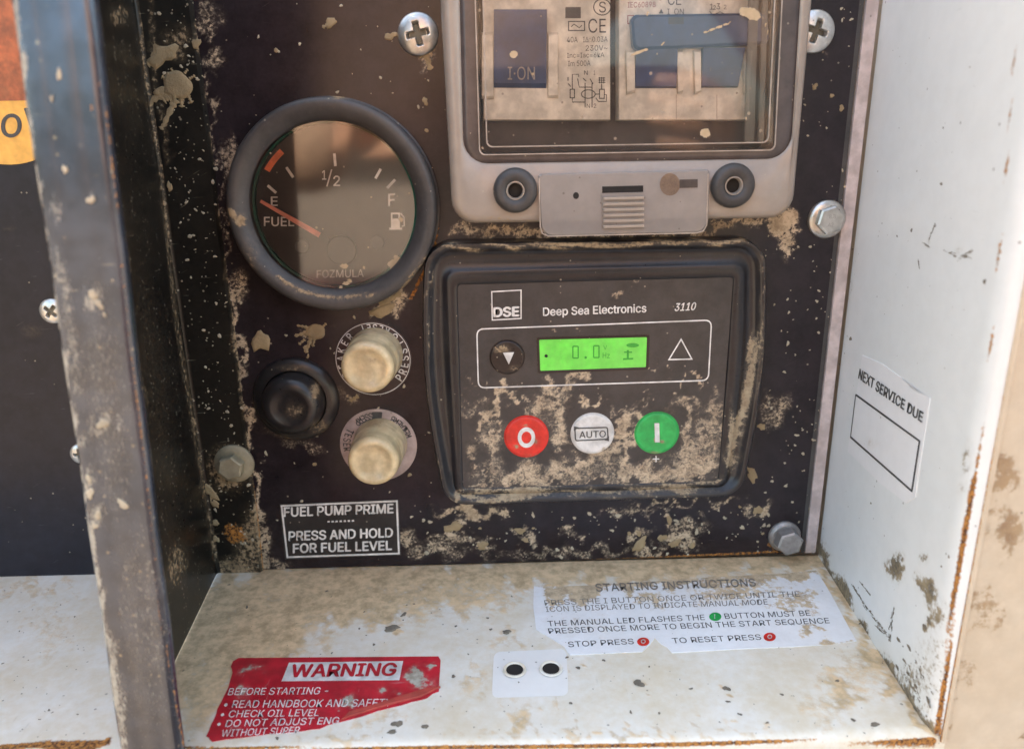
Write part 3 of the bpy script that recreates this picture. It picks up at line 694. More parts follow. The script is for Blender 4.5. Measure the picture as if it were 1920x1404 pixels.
wi = MB(); poly(wi, [(736, 402), (747, 402), (747, 410), (736, 410)], GD, FR(.16)); wi.build('pump_window', 'dial', G)
ra_ = MB(); c0 = (630, 392)
arc = lambda r_, a: (c0[0]+r_*math.cos(math.radians(a)), c0[1]-r_*math.sin(math.radians(a)))
stroke(ra_, [arc(148, a) for a in range(133, 152, 2)], 12, GD, FR(.10)); ra_.build('red_zone', 'redarc', G)
nm = MB()
na, nb = at(489, 377, 2.2), at(600, 441, 2.2); dv = (nb-na)/np.linalg.norm(nb-na); pv = np.cross(dv, (0, 1, 0))
nm.prism([na-pv*.55, nb-pv*1.0, nb+pv*1.0, na+pv*.55], (0, -1, 0), .5); nm.build('needle', 'needle', G)
hx_, hz_ = cen(640, 470, 2.8)
lathe(hx_, hz_, [(5.4, 1.0), (5.4, 2.5), (4.9, 2.9)], 40).build('needle_hub', 'boot', G)
ar = MB(); a0, a1 = at(597, 438, 2.1), at(622, 458, 2.1); ar.prism([a0-pv*.9, a1-pv*1.2, a1+pv*1.2, a0+pv*.9], (0, -1, 0), .4); ar.build('needle_arm', 'boot', G)
for sx, sy in ((708, 455), (567, 462)):
    a, b = cen(sx, sy, 1.0)
    h = lathe(a, b, [(2.6, 1.0), (2.6, 1.5), (2.2, 1.8)], 24).build('dial_screw', 'rubber', G)
    k = MB(); k.box((a-1.3, -3.0, b-.25), (a+1.3, -2.7, b+.25)); k.box((a-.25, -3.05, b-1.3), (a+.25, -2.7, b+1.3)); k.build('slot', 'grey_print', h) if False else None
gg = MB(); nr = 40; vs = []; fs = []
for i in range(nr+1):
    rr_ = r*.79*i/nr
    for j in range(96): a = 2*math.pi*j/96; vs.append((gx+rr_*math.cos(a), -4.0+.05*rr_*math.cos(a), gz+rr_*math.sin(a)))
for i in range(nr):
    for j in range(96): k = (j+1) % 96; fs.append((i*96+j, i*96+k, (i+1)*96+k, (i+1)*96+j))
gg.add(vs, fs); gg.build('glass', 'gauge_glass', G, 'glass', smooth=180)

# ================================================================== black push button
bx, bz = cen(556, 748, 0)
B = thing('push_button', (bx, 0, bz), 'black rubber covered push button with a wide round collar left of the yellowed caps', 'push button')
lathe(bx, bz, [(16.6, 0), (16.6, .6), (16.0, 1.6), (14.4, 2.6), (12.8, 3.0), (12.2, 3.0), (11.9, 2.2), (11.9, 1.2)], 80, cap=False).build('collar', 'boot', B, 'button')
lathe(bx, bz, [(11.8, 1.2), (11.7, 4.5), (11.4, 7.2), (10.6, 9.4), (9.0, 10.8), (7.4, 11.2), (6.6, 11.0), (5.6, 10.5), (3.0, 10.4), (.5, 10.4)], 64).build('dome', 'boot', B, 'button', smooth=80)

# ================================================================== yellowed caps with ring labels
def cap(px, py, lx, ly, lab, mat, label, pm, txt):
    x, z = cen(px, py)
    t = thing('reset_button', (x, 0, z), label, 'reset button', 'yellowed silicone reset caps')
    a, b = cen(lx, ly); R = 72*mmpp(lx, ly)
    lathe(a, b, [(R, 0.02), (R, .35), (R*.97, .5), (.5, .5)], 72).build('ring_label', mat, t)
    mm = MB(); txt(mm, (a, b), R); mm.build('lettering', pm, t)
    R2 = 10.2
    lathe(x, z, [(R2*1.03, .4), (R2*1.03, 1.6), (R2, 2.4), (R2*.99, 7.0), (R2*.985, 11.5), (R2*.95, 12.4), (R2*.94, 13.0), (R2*.935, 17.0), (R2*.92, 18.4), (R2*.86, 19.6), (R2*.77, 20.1), (R2*.68, 20.0), (R2*.58, 19.4), (R2*.4, 19.0), (R2*.2, 18.9), (.05, 18.9)], 72).build('rubber_cap', 'cap', t, 'caps', smooth=70)
    return t
def t1(mm, c, R):
    ringtext(mm, 'BREAKER', c, R*.84, R*.185, 222, 132, True, .6, wid=.8)
    ringtext(mm, 'PRESS', c, R*.83, R*.20, -38, 14, False, .6, wid=.8)
    ringtext(mm, 'TO', c, R*.83, R*.20, 30, 45, False, .6, wid=.8)
    ringtext(mm, 'RESET', c, R*.85, R*.175, 62, 104, False, .6, wid=.8)
    n = 72
    for rr_ in (.955,):
        vs = [(c[0]+R*q*math.cos(a), -.62, c[1]+R*q*math.sin(a)) for q in (rr_, rr_+.018) for a in np.linspace(0, 2*math.pi, n, endpoint=False)]
        mm.add(vs, [(i, (i+1) % n, n+(i+1) % n, n+i) for i in range(n)])
def t2(mm, c, R):
    ringtext(mm, 'BREAKER', c, R*.82, R*.19, 60, 18, False, .6, wid=.7)
    ringtext(mm, 'PRESS', c, R*.82, R*.19, 128, 100, False, .6, wid=.7)
    ringtext(mm, 'RESET', c, R*.82, R*.19, 186, 150, False, .6, wid=.7)
    n = 10
    vs = [(c[0]+R*q*math.cos(a), -.62, c[1]+R*q*math.sin(a)) for q in (.72, .93) for a in np.linspace(math.radians(80), math.radians(97), n)]
    mm.add(vs, [(i, i+1, n+i+1, n+i) for i in range(n-1)])
cap(704, 664, 700, 673, 0, 'maroon_label', 'upper yellowed translucent reset cap on a dark ring label with white letters', 'white_print', t1)
cap(714, 830, 710, 834, 0, 'pale_label', 'lower yellowed translucent reset cap on a pale pinkish ring label', 'black_print', t2)

# ================================================================== clear breaker enclosure
EN = thing('breaker_box', (0, 0, 0), 'cloudy plastic breaker enclosure with a clear dusty window above the controller', 'breaker enclosure')
ORI[EN] = np.array([20., 0., 90.]); EN.location = (.02, 0, .09)
OUT = pxpoly([(820, -90), (1534, -90), (1488, 409), (848, 420)], 13)
INN = pxpoly([(858, -90), (1508, -90), (1484, 299), (868, 309)], 13)
WIN = pxpoly([(889, -90), (1470, -90), (1452, 281), (900, 290)], 14)
m = MB(); sb = 14
m.loft([ring(OUT, -.3, 8, 0, 6, sb), ring(OUT, 0, 8, 10.5, 6, sb), ring(OUT, .4, 7.6, 12.2, 6, sb), ring(OUT, 1.6, 7, 13.4, 6, sb), ring(OUT, 3.0, 6, 13.6, 6, sb), ring(INN, -.4, 8.5, 13.6, 6, sb), ring(INN, .3, 8, 12.8, 6, sb)], False, False)
m.build('case', 'case', EN, 'case', smooth=50)
m = MB(); m.loft([ring(INN, .3, 8, 12.6, 6, sb), ring(INN, 1.2, 7.5, 13.3, 6, sb), ring(INN, 2.0, 7, 13.4, 6, sb), ring(WIN, 0, 2.2, 13.4, 6, sb), ring(WIN, .4, 2, 12.4, 6, sb), ring(WIN, .6, 2, 3.0, 6, sb)], False, False)
m.build('smoked_frame', 'smoke', EN, smooth=40)
m = MB(); m.loft([ring(WIN, -6, 1, 1.4), ring(WIN, -5.9, 1, 1.5)], True, True); m.build('backing', 'inside', EN)
# pale moulded lines of the window frame
for P_, i_, dd in ((WIN, -.3, 14.2), (WIN, 2.2, 14.6)):
    m = MB(); m.loft([ring(P_, i_, 2, dd-.5, 4), ring(P_, i_, 2, dd, 4), ring(P_, i_+.38, 1.8, dd, 4), ring(P_, i_+.38, 1.8, dd-.5, 4)], False, False); m.build('window_rim', 'rimline', EN)
# greenish thick edge of the window at the right, seen edge on
rg = [(1405, 1422), (1430, 1440), (1446, 1456)]
for a, b in rg:
    m = MB(); p = [at(a, -90, 12.2), at(b, -90, 12.2), at(b-11, 268, 12.2), at(a-11, 268, 12.2)]; m.prism(p, (0, -1, 0), 1.6, .3); m.build('window_side', 'ridge', EN)
# panes
c_ = pxpoly([(889, -90), (1470, -90), (1452, 281), (900, 290)], 14)
def f_pane(u, v):
    a = np.array(c_[3])*(1-u)+np.array(c_[2])*u; b = np.array(c_[0])*(1-u)+np.array(c_[1])*u; p = a*(1-v)+b*v; return (p[0], -14.0-.5*math.sin(math.pi*u)*math.sin(math.pi*v), p[1])
grid(f_pane, 120, 80).build('window', 'pane', EN, 'pane', smooth=180)
# latch tab
TAB = pxpoly([(1009, 326), (1330, 318), (1327, 436), (1014, 444)], 15)
m = MB(); m.loft([ring(TAB, .2, [1, 1, 4.2, 4.2], 13.2, 5), ring(TAB, 0, [1, 1, 4.2, 4.2], 15.0, 5), ring(TAB, .5, [1, 1, 4.2, 4.2], 15.7, 5)], False, True); LT = m.build('latch', 'latch', EN, 'case')
m = MB(); stroke(m, [(1011, 334), (1013, 426), (1017, 438), (1028, 443), (1306, 437), (1319, 433), (1325, 422), (1328, 326)], 2.2, dpl(15.8), FR(.05)); m.build('latch_rim_glint', 'rimline', LT)  # pale line painted on as the highlight along the latch rim
m = MB(); m.prism([at(1128, 363, 15.7), at(1210, 361, 15.7), at(1209, 427, 15.7), at(1130, 429, 15.7)], (0, -1, 0), .5); m.build('grip', 'latch', LT)
for k in range(6):
    y = 370+k*10.5
    m = MB(); m.prism([at(1131, y, 16.1), at(1207, y-2, 16.1), at(1207, y+3, 16.1), at(1131, y+5, 16.1)], (0, -1, 0), .9, .25); m.build('rib', 'case', LT)
m = MB(); poly(m, [(1129, 350), (1206, 348), (1206, 360), (1129, 362)], dpl(15.7), FR(.1)); m.build('slot', 'hole', LT)
m = MB(); disc_px(m, 1080, 367, 5.5, 6.5, dpl(15.7), FR(.1)); m.build('pin_hole', 'hole', LT)
m = MB(); disc_px(m, 1256, 346, 19, 21, dpl(15.7), FR(.08)); m.build('key_hole', 'keydirt', LT)
m = MB(); poly(m, [(1274, 337), (1308, 336), (1308, 352), (1274, 353)], dpl(15.7), FR(.12)); m.build('key_slot', 'inside', LT)
x, z = cen(966, 357, 13.6)
GM = thing('grommet', (x, -13.6, z), 'grey rubber grommet with an open dark hole, left of the latch on the breaker box', 'grommet', 'rubber grommets either side of the latch')
lathe(x, z, [(7.3, -.2), (7.5, 1.2), (7.2, 2.4), (6.3, 3.4), (5.0, 3.7), (3.7, 3.3), (2.9, 2.4), (2.6, 1.2), (2.5, -.0)], 56, 13.6, cap=False).build('ring', 'rubber', GM, smooth=60)
lathe(x, z, [(2.6, .1), (.1, .1)], 32, 13.6).build('bore', 'hole', GM)
lathe(x, z, [(3.1, 2.7), (2.75, 2.8), (2.45, 2.2), (2.4, .6)], 32, 13.6, cap=False).build('liner', 'case', GM)
o = copy_tree(GM, (cen(1372, 348, 13.6)[0], -13.6, cen(1372, 348, 13.6)[1])); o['label'] = 'grey rubber grommet with a pale lined hole, right of the latch on the breaker box'

# breakers inside the enclosure
def rectpx(x0, y0, x1, y1, d): return [at(x0, y1, d), at(x1, y1, d), at(x1, y0, d), at(x0, y0, d)]
A1 = thing('circuit_breaker', at(1025, 225, 2), 'left breaker in the box, one wide blue toggle and a printed wiring diagram', 'circuit breaker')
m = MB(); m.prism(rectpx(906, -90, 1144, 226, 8), (0, -1, 0), 0.9, .4)
m2 = MB(); q = rectpx(906, -90, 1144, 226, 8)
m.prism([p+np.array([0, 6, 0]) for p in q], (0, -1, 0), 5.9); m.build('body', 'breaker', A1)
m = MB(); m.prism(rectpx(903, 62, 926, 186, 8.9), (0, -1, 0), 1.6, .8); m.build('fin', 'breaker', A1)
m = MB(); m.prism(rectpx(1027, 62, 1046, 184, 8.9), (0, -1, 0), 1.6, .8); m.build('fin', 'breaker', A1)
tg = MB()
a_, b_, c2, d2 = at(926, 165, 9.0), at(1024, 166, 9.0), at(1024, 22, 9.0), at(926, 22, 9.0)
pro = [(0, .1), (.06, 1.6), (.45, 2.2), (.62, 3.0), (.9, 3.9), (1.0, 3.4), (1.0, .1)]
L = [a_+(d2-a_)*t+np.array([0, -h_, 0]) for t, h_ in pro]; Rr = [b_+(c2-b_)*t+np.array([0, -h_, 0]) for t, h_ in pro]
n = len(L); tg.add(L+Rr, [(i, i+1, n+i+1, n+i) for i in range(n-1)]+[tuple(range(n)), tuple(range(n, 2*n))])
T1 = tg.build('toggle', 'toggle', A1, smooth=25)
m = MB(); text(m, 'I·ON', (952, 150), (1003, 150), 24, dpl(11.2), FR(.25), bold=-.012); m.build('lettering', 'grey_print', T1)
DL = dpl(8.9); m = MB()
text(m, 'CE', (1103, 62), (1136, 62), 26, DL, FR(.1), bold=.0)
stroke(m, [(1066, 41), (1096, 41), (1096, 58), (1066, 58)], 2, DL, FR(.1), True); stroke(m, [(1071, 51), (1076, 46), (1081, 49), (1086, 53), (1091, 48)], 1.8, DL, FR(.1))
text(m, '40A', (1063, 80), (1083, 80), 10, DL, FR(.1), bold=0); text(m, 'IΔn0.03A', (1093, 80), (1139, 79), 10, DL, FR(.1), bold=0)
text(m, '230V~', (1098, 96), (1139, 95), 10, DL, FR(.1), bold=0); text(m, 'Inc=Iac=6kA', (1063, 109), (1133, 108), 9, DL, FR(.1), bold=0); text(m, 'Im 500A', (1065, 125), (1107, 124), 10, DL, FR(.1), bold=0)
stroke(m, [(1129+16*math.cos(a), 14+15*math.sin(a)) for a in np.linspace(0, 2*math.pi, 24, endpoint=False)], 2, DL, FR(.1), True); text(m, 'S', (1123, 24), (1136, 24), 20, DL, FR(.1), bold=0)
w_ = 1.8
for P_ in ([(1085, 145), (1085, 140), (1073, 140), (1073, 168)], [(1073, 184), (1073, 192), (1096, 192)], [(1083, 148), (1086, 164), (1110, 164)], [(1093, 147), (1099, 153)], [(1106, 148), (1112, 158)], [(1097, 156), (1097, 202)], [(1110, 156), (1110, 202)], [(1128, 158), (1128, 168)], [(1133, 178), (1137, 178), (1137, 191), (1122, 191), (1117, 184)], [(1117, 177), (1124, 177)], [(1065, 145), (1065, 152)], [(1065, 157), (1070, 163)]): stroke(m, P_, w_, DL, FR(.1))
stroke(m, [(1069, 168), (1077, 168), (1077, 184), (1069, 184)], w_, DL, FR(.1), True); stroke(m, [(1124, 168), (1133, 168), (1133, 185), (1124, 185)], w_, DL, FR(.1), True)
stroke(m, [(1103+13*math.cos(a), 177+8*math.sin(a)) for a in np.linspace(0, 2*math.pi, 20, endpoint=False)], w_, DL, FR(.1), True)
for k in range(3): stroke(m, [(1124+4*k, 145), (1124+4*k, 157)], 1.6, DL, FR(.1)); stroke(m, [(1122, 147+4*k), (1135, 147+4*k)], 1.6, DL, FR(.1))
text(m, 'N', (1095, 141), (1102, 141), 8, DL, FR(.1), bold=0); text(m, '1', (1113, 141), (1116, 141), 8, DL, FR(.1), bold=0); text(m, 'N', (1100, 203), (1106, 203), 8, DL, FR(.12), bold=0); text(m, '2', (1113, 203), (1118, 203), 8, DL, FR(.1), bold=0)
m.build('printing', 'black_print', A1)
m = MB(); poly(m, [(1060, 14), (1089, 14), (1089, 35), (1060, 35)], DL, FR(.08)); m.build('indicator_window', 'rubber', A1)
A2 = thing('circuit_breaker', at(1280, 225, 2), 'right breaker in the box with a long blue handle bar joining two toggles', 'circuit breaker')
m = MB(); q = rectpx(1159, -90, 1404, 226, 8); m.prism(q, (0, -1, 0), .9, .4); m.prism([p+np.array([0, 6, 0]) for p in q], (0, -1, 0), 5.9); m.build('body', 'breaker', A2)
for a, b in ((1172, 1190), (1267, 1279), (1299, 1313), (1390, 1404)):
    m = MB(); m.prism([at(a+2, 178, 8.9), at(b-4 if b > 1350 else b, 174, 8.9), at(b+6 if b > 1350 else b, 96, 8.9), at(a, 96, 8.9)], (0, -1, 0), 1.5, .7); m.build('fin', 'breaker', A2)
def toggle(x0, x1, y0, y1, nm, xs=0):
    m = MB(); P0, P1, P2, P3 = at(x0, y1, 9), at(x1-xs, y1, 9), at(x1, y0, 9), at(x0, y0, 9)
    pro = [(0, .1), (.04, 1.3), (.6, 2.2), (1.0, 3.2), (1.0, .1)]
    L = [P0+(P3-P0)*t+np.array([0, -h_, 0]) for t, h_ in pro]; R_ = [P1+(P2-P1)*t+np.array([0, -h_, 0]) for t, h_ in pro]; n = len(L)
    m.add(L+R_, [(i, i+1, n+i+1, n+i) for i in range(n-1)]+[tuple(range(n)), tuple(range(n, 2*n))]); return m.build(nm, 'toggle', A2, smooth=25)
toggle(1190, 1267, 92, 166, 'toggle'); toggle(1314, 1392, 92, 165, 'toggle', 10)
m = MB(); HB = pxpoly([(1181, 30), (1436, 26), (1440, 84), (1186, 96)], 11)
m.loft([ring(HB, 0, 2.0, 9), ring(HB, 0, 2.0, 12.2), ring(HB, .8, 1.8, 13.0)], False, True); hb = m.build('handle_bar', 'toggle', A2)
m = MB(); poly(m, [(1253, 33), (1282, 33), (1282, 46), (1253, 46)], dpl(13.0), FR(.1)); m.build('bar_notch', 'boot', hb)
m = MB(); text(m, 'IEC60898', (1177, 15), (1229, 14), 10, DL, FR(.1), bold=0); stroke(m, [(1177, 30), (1188, 30), (1188, 45), (1177, 45)], 1.6, DL, FR(.1), True); m.build('printing', 'red_print', A2)
m = MB(); text(m, 'CE', (1252, 10), (1277, 10), 20, DL, FR(.1), bold=0); text(m, 'I  ON', (1251, 28), (1282, 28), 11, DL, FR(.1), bold=0); poly(m, [(1235, 26), (1244, 26), (1239.5, 17)], DL, FR(.1)); text(m, '1 3', (1331, 19), (1350, 18), 11, DL, FR(.1), bold=0)
text(m, '2', (1337, 19), (1342, 19), 8, DL, FR(.1), bold=0); text(m, '2', (1357, 18), (1362, 18), 8, DL, FR(.1), bold=0); stroke(m, [(1330, 22), (1337, 29), (1350, 23), (1362, 29)], 1.4, DL, FR(.1)); m.build('printing', 'black_print', A2)
for xx in (1268, 1344):
    m = MB(); stroke(m, [(xx, 178), (xx, 224)], 1.6, DL, FR(.06)); m.build('seam', 'rimline', A2)

# ================================================================== controller
K = thing('engine_controller', (30, 0, 0), 'black framed generator controller with a green backlit display and three coloured buttons', 'controller')
KO = pxpoly([(795, 455), (1437, 447), (1439, 690), (1392, 931), (834, 949), (787, 700)], 7)
KF = pxpoly([(857, 534), (1376, 520), (1365, 690), (1347, 903), (868, 917), (862, 700)], 6)
KI = pxpoly([(834, 508), (1398, 494), (1396, 690), (1362, 913), (856, 928), (840, 700)], 6)
ro = [10, 10, 30, 9, 9, 30]; rf = [1.5, 1.2, .3, 1.5, 1.5, .3]; sb = 14
def rr(k, q=ro): return [max(.4, x-k) for x in q]
m = MB()
m.loft([ring(KO, -.3, ro, 0, 6, sb), ring(KO, -.1, ro, 3.5, 6, sb), ring(KO, .2, ro, 5.0, 6, sb), ring(KO, .2, ro, 6.6, 6, sb), ring(KO, .7, rr(1), 7.4, 6, sb), ring(KO, 1.6, rr(2), 7.5, 6, sb), ring(KO, 2.5, rr(2), 7.0, 6, sb), ring(KO, 3.4, rr(3), 5.2, 6, sb), ring(KO, 5.0, rr(4), 4.4, 6, sb),
        ring(KI, -.9, rr(5), 4.6, 6, sb), ring(KI, 0, rr(6), 5.4, 6, sb), ring(KI, .8, rr(6), 5.8, 6, sb), ring(KF, -.5, rf, 6.0, 6, sb), ring(KF, 0, rf, 5.6, 6, sb), ring(KF, .2, rf, 5.1, 6, sb)], False, False)
m.build('bezel', 'plastic', K, 'bezel', smooth=50)
# overlay sheet: dense, so that its dirt has detail
m = MB(); cc = [np.array(p) for p in (KF[4], KF[3], KF[1], KF[0])]
FD = 5.4
def f_face(u, v):
    p = (cc[0]*(1-u)+cc[1]*u)*(1-v)+(cc[3]*(1-u)+cc[2]*u)*v; return (p[0], -FD, p[1])
grid(f_face, 130, 96).build('keypad', 'face', K, 'face')
KP = dpl(FD)
m = MB()
text(m, 'DSE', (925, 594), (974, 592), 17, KP, FR(.12), bold=.045)
stroke(m, [(922, 547), (977, 544), (977, 597), (923, 600)], 2.2, KP, FR(.07), True)
text(m, 'Deep Sea Electronics', (1018, 592), (1212, 585), 15, KP, FR(.12), bold=.022); text(m, '3110', (1264, 583), (1303, 581), 14, KP, FR(.12), bold=.022, shear=.25)
def rrpx(c, r_):
    out = []
    for k in range(4):
        a, b, cn = np.array(c[k-1], float), np.array(c[k], float), np.array(c[(k+1) % 4], float)
        e1 = (a-b)/np.linalg.norm(a-b); e2 = (cn-b)/np.linalg.norm(cn-b)
        for t in np.linspace(0, 1, 6): out.append(tuple((1-t)**2*(b+e1*r_)+2*t*(1-t)*b+t*t*(b+e2*r_)))
    return out
stroke(m, rrpx([(894, 617), (1334, 600), (1328, 713), (897, 727)], 13), 2.4, KP, FR(.12), True)
stroke(m, [(1277, 636), (1297, 673), (1254, 674)], 2.4, KP, FR(.12), True)
stroke(m, [(1224, 860), (1236, 860)], 2, KP, FR(.12)); stroke(m, [(1230, 854), (1230, 866)], 2, KP, FR(.13))
m.build('printing', 'white_print', K)
LC = pxpoly([(1011, 637), (1213, 632), (1211, 688), (1013, 695)], FD)
m = MB(); m.loft([ring(LC, -1.0, .8, FD-.05), ring(LC, -1.0, .8, FD+.15), ring(LC, -.2, .5, FD+.18), ring(LC, 0, .4, FD+.1)], False, False); m.build('display_surround', 'darkhole', K)
m = MB(); m.loft([ring(LC, 0, .4, FD+.05), ring(LC, 0.05, .4, FD+.14)], False, True); DS = m.build('display', 'lcd', K)
m = MB()
def seg7(x, y, w, h, segs, sl=-1):
    P = {'a': ((0, 0), (w, 0)), 'b': ((w, 0), (w, h/2)), 'c': ((w, h/2), (w, h)), 'd': ((0, h), (w, h)), 'e': ((0, h/2), (0, h)), 'f': ((0, 0), (0, h/2)), 'g': ((0, h/2), (w, h/2))}
    for s_ in segs:
        (a, b), (c, d) = P[s_]; stroke(m, [(x+a, y+b), (x+c, y+d)], 2.4, KP, FR(.24))
seg7(1074, 649, 10, 22, 'abcdef'); seg7(1113, 648, 10, 22, 'abcdef'); disc_px(m, 1098, 670, 2.4, 2.6, KP, FR(.24), 8)
text(m, 'Hz', (1130, 671), (1143, 671), 10, KP, FR(.24), bold=-.01); text(m, 'V', (1131, 655), (1138, 655), 8, KP, FR(.24), bold=-.015)
stroke(m, [(1177, 656), (1177, 672)], 4, KP, FR(.24)); stroke(m, [(1168, 673), (1187, 672)], 3, KP, FR(.24)); stroke(m, [(1170, 660), (1185, 660)], 2.4, KP, FR(.25))
disc_px(m, 1186, 647, 12, 4, KP, FR(.23), 14)
m.build('segments', 'lcdink', DS)
m = MB(); disc_px(m, 1024, 667, 3.2, 3, KP, FR(.25), 10); m.build('dark_spot', 'hole', DS)
def key(px, py, rp, mat, h=.9, nm='button'):
    x, z = cen(px, py, FD+.5); R = rp*mmpp(px, py, FD)
    o = lathe(x, z, [(R*1.06, FD-.3), (R*1.05, FD+.06), (R*1.0, FD+.05), (R, FD+h*.7), (R*.95, FD+h*1.02), (R*.88, FD+h*1.08)]+[(R*q_, FD+h*(.98+.1*q_)) for q_ in (.8, .7, .6, .5, .4, .3, .2, .1, .01)], 56, cap=True).build(nm, mat, K, 'btn', smooth=50)
    return o, x, z, R
o, x, z, R = key(987, 819, 40, 'red')
m = MB(); n = 40; vs = [(x+R*.45*q*.95*math.cos(a), -(FD+1.12), z+R*.45*q*1.2*math.sin(a)) for q in (.55, .95) for a in np.linspace(0, 2*math.pi, n, endpoint=False)]
m.add(vs, [(i, (i+1) % n, n+(i+1) % n, n+i) for i in range(n)]); m.build('stop_mark', 'whiteb', o)
o, x, z, R = key(1111, 813, 39, 'whiteb')
BP = dpl(FD+1.06); m = MB(); text(m, 'AUTO', (1086, 821), (1136, 819), 12, BP, FR(.06), bold=.012)
stroke(m, rrpx([(1078, 803), (1139, 801), (1140, 823), (1079, 826)], 4), 2.4, BP, FR(.05), True)
for t_ in ([(1076, 808), (1085, 801), (1076, 799)], [(1142, 817), (1133, 825), (1142, 827)]): poly(m, t_, BP, FR(.07))
m.build('auto_mark', 'black_print', o)
o, x, z, R = key(1232, 812, 40, 'green')
m = MB(); poly(m, [(1227, 793), (1236, 793), (1237, 829), (1228, 829)], BP, FR(.08)); m.build('start_mark', 'whiteb', o)
o, x, z, R = key(951, 670, 32, 'darkhole', .9)
m = MB(); poly(m, [(943, 661), (964, 660), (954, 683)], dpl(FD+1.0), FR(.12)); m.build('down_mark', 'whiteb', o)

# ================================================================== labels and stickers
def sheet(name, pts, at_, nrm, mat, label, cat, dirt, thick=.18, nx=90, ny=30, wav=0.12, org=None):
    """a sticker sheet: dense quad trimmed to an outline, with its own thickness"""
    t = thing(name, at_(*pts[0]), label, cat)
    P = [at_(*p) for p in pts]; nv = np.array(nrm, float)
    bm = bmesh.new(); vs = [bm.verts.new(p) for p in P]; f = bm.faces.new(vs)
    bmesh.ops.triangulate(bm, faces=[f]); 
    for _ in range(5):
        es = [e for e in bm.edges if e.calc_length() > 3.2]
        if not es: break
        bmesh.ops.subdivide_edges(bm, edges=es, cuts=1, use_grid_fill=False); bmesh.ops.triangulate(bm, faces=[f for f in bm.faces if len(f.verts) > 3])
    m = MB(); bm.verts.index_update(); m.add([tuple(np.array(v.co)+nv*thick) for v in bm.verts], [tuple(v.index for v in f.verts) for f in bm.faces]); bm.free()
    n = len(P); m.add(P+[p+nv*thick for p in P], [(i, (i+1) % n, n+(i+1) % n, n+i) for i in range(n)])
    m.build('sheet', mat, t, dirt)
    return t
def jag(pts, n=3, a=1.5):
    out = []
    for k in range(len(pts)):
        p, q = np.array(pts[k], float), np.array(pts[(k+1) % len(pts)], float)
        for i in range(n): out.append(tuple(p+(q-p)*i/n+(rng.normal(0, a, 2) if i else 0)))
    return out
PT = sheet('fuel_pump_label', [(524, 944), (747, 936), (752, 1040), (535, 1048)], dpl(0), FR(1), 'black_label', 'small black label with white border and fuel pump prime wording', 'label', None, .3)
m = MB(); FP = dpl(.3); stroke(m, [(528, 948), (744, 939), (748, 1037), (539, 1044)], 3.4, FP, FR(.08), True)
text(m, 'FUEL PUMP PRIME', (532, 968), (738, 961), 17, FP, FR(.08), bold=.03); text(m, '-------', (614, 986), (664, 984), 20, FP, FR(.08), bold=.02)
text(m, 'PRESS AND HOLD', (541, 1013), (737, 1006), 17, FP, FR(.08), bold=.03); text(m, 'FOR FUEL LEVEL', (549, 1036), (735, 1030), 17, FP, FR(.08), bold=.03)
m.build('lettering', 'white_print', PT)

WP = [(437, 1240), (448, 1234), (560, 1233), (690, 1232), (822, 1231), (826, 1238), (823, 1296), (790, 1312), (735, 1326), (652, 1350), (600, 1366), (560, 1371), (480, 1379), (398, 1390), (387, 1380), (402, 1348), (413, 1320), (428, 1290), (436, 1262), (433, 1250)]
WP = WP[:5]+jag(WP[5:17], 3, 1.3)[:-3]+[WP[16]]+jag(WP[17:], 2, 1.0)[:-1]
WT = sheet('warning_sticker', WP, ledge_pt, (0, 0, 1), 'warning', 'torn red warning sticker with white wording on the white ledge', 'sticker', 'warning', .25)
m = MB(); poly(m, [(542, 1243), (756, 1240), (749, 1276), (528, 1278)], ledge_pt, (0, 0, .32)); m.build('word_box', 'whiteb', WT)
m = MB(); text(m, 'WARNING', (543, 1271), (741, 1268), 23, ledge_pt, (0, 0, .40), bold=.028, up=(6, -23), shear=0); m.build('warning_word', 'warning', WT)
m = MB(); kw = dict(lift=(0, 0, .33), bold=.004, at_=ledge_pt)
for s_, a, b, h in (('BEFORE STARTING -', (427, 1304), (614, 1302), 13), ('• READ HANDBOOK AND SAFETY', (419, 1328), (733, 1325), 14), ('• CHECK OIL LEVEL', (413, 1346), (597, 1343), 13), ('• DO NOT ADJUST ENG', (406, 1364), (634, 1358), 13), ('WITHOUT SUPER', (414, 1382), (560, 1376), 13)):
    text(m, s_, a, b, h, up=(4, -h), **kw)
m.build('lettering', 'white_print', WT)
m = MB(); pts = [(826, 1290), (790, 1308), (735, 1322), (655, 1346), (640, 1352), (655, 1338), (740, 1312), (800, 1293)]
m.prism([ledge_pt(*p)+np.array([0, 0, .3]) for p in pts], (0, 0, 1), .7, .2); m.build('curled_edge', 'scuffed', WT)

IP = jag([(1001, 1100), (1100, 1098), (1300, 1085), (1470, 1076), (1530, 1070), (1560, 1118), (1606, 1202), (1500, 1212), (1260, 1224), (1240, 1208), (1228, 1196), (1204, 1222), (1070, 1228), (1058, 1212), (1005, 1180), (1000, 1140)], 2, 1.2)
IT = sheet('instruction_label', IP, ledge_pt, (0, 0, 1), 'paper', 'soiled white starting instructions label on the ledge in front of the controller', 'label', 'instructions', .25)
kw = dict(lift=(0, 0, .33), at_=ledge_pt)
m = MB()
text(m, 'STARTING INSTRUCTIONS', (1118, 1110), (1418, 1100), 14, bold=.01, up=(-3, -14), **kw)
text(m, 'PRESS THE I BUTTON ONCE OR TWICE UNTIL THE', (1022, 1136), (1500, 1119), 10, bold=-.004, up=(-2, -10), **kw)
text(m, 'ICON IS DISPLAYED TO INDICATE MANUAL MODE', (1024, 1148), (1440, 1134), 10, bold=-.004, up=(-2, -10), **kw)
m.build('faded_lettering', 'faded_print', IT)
m = MB()
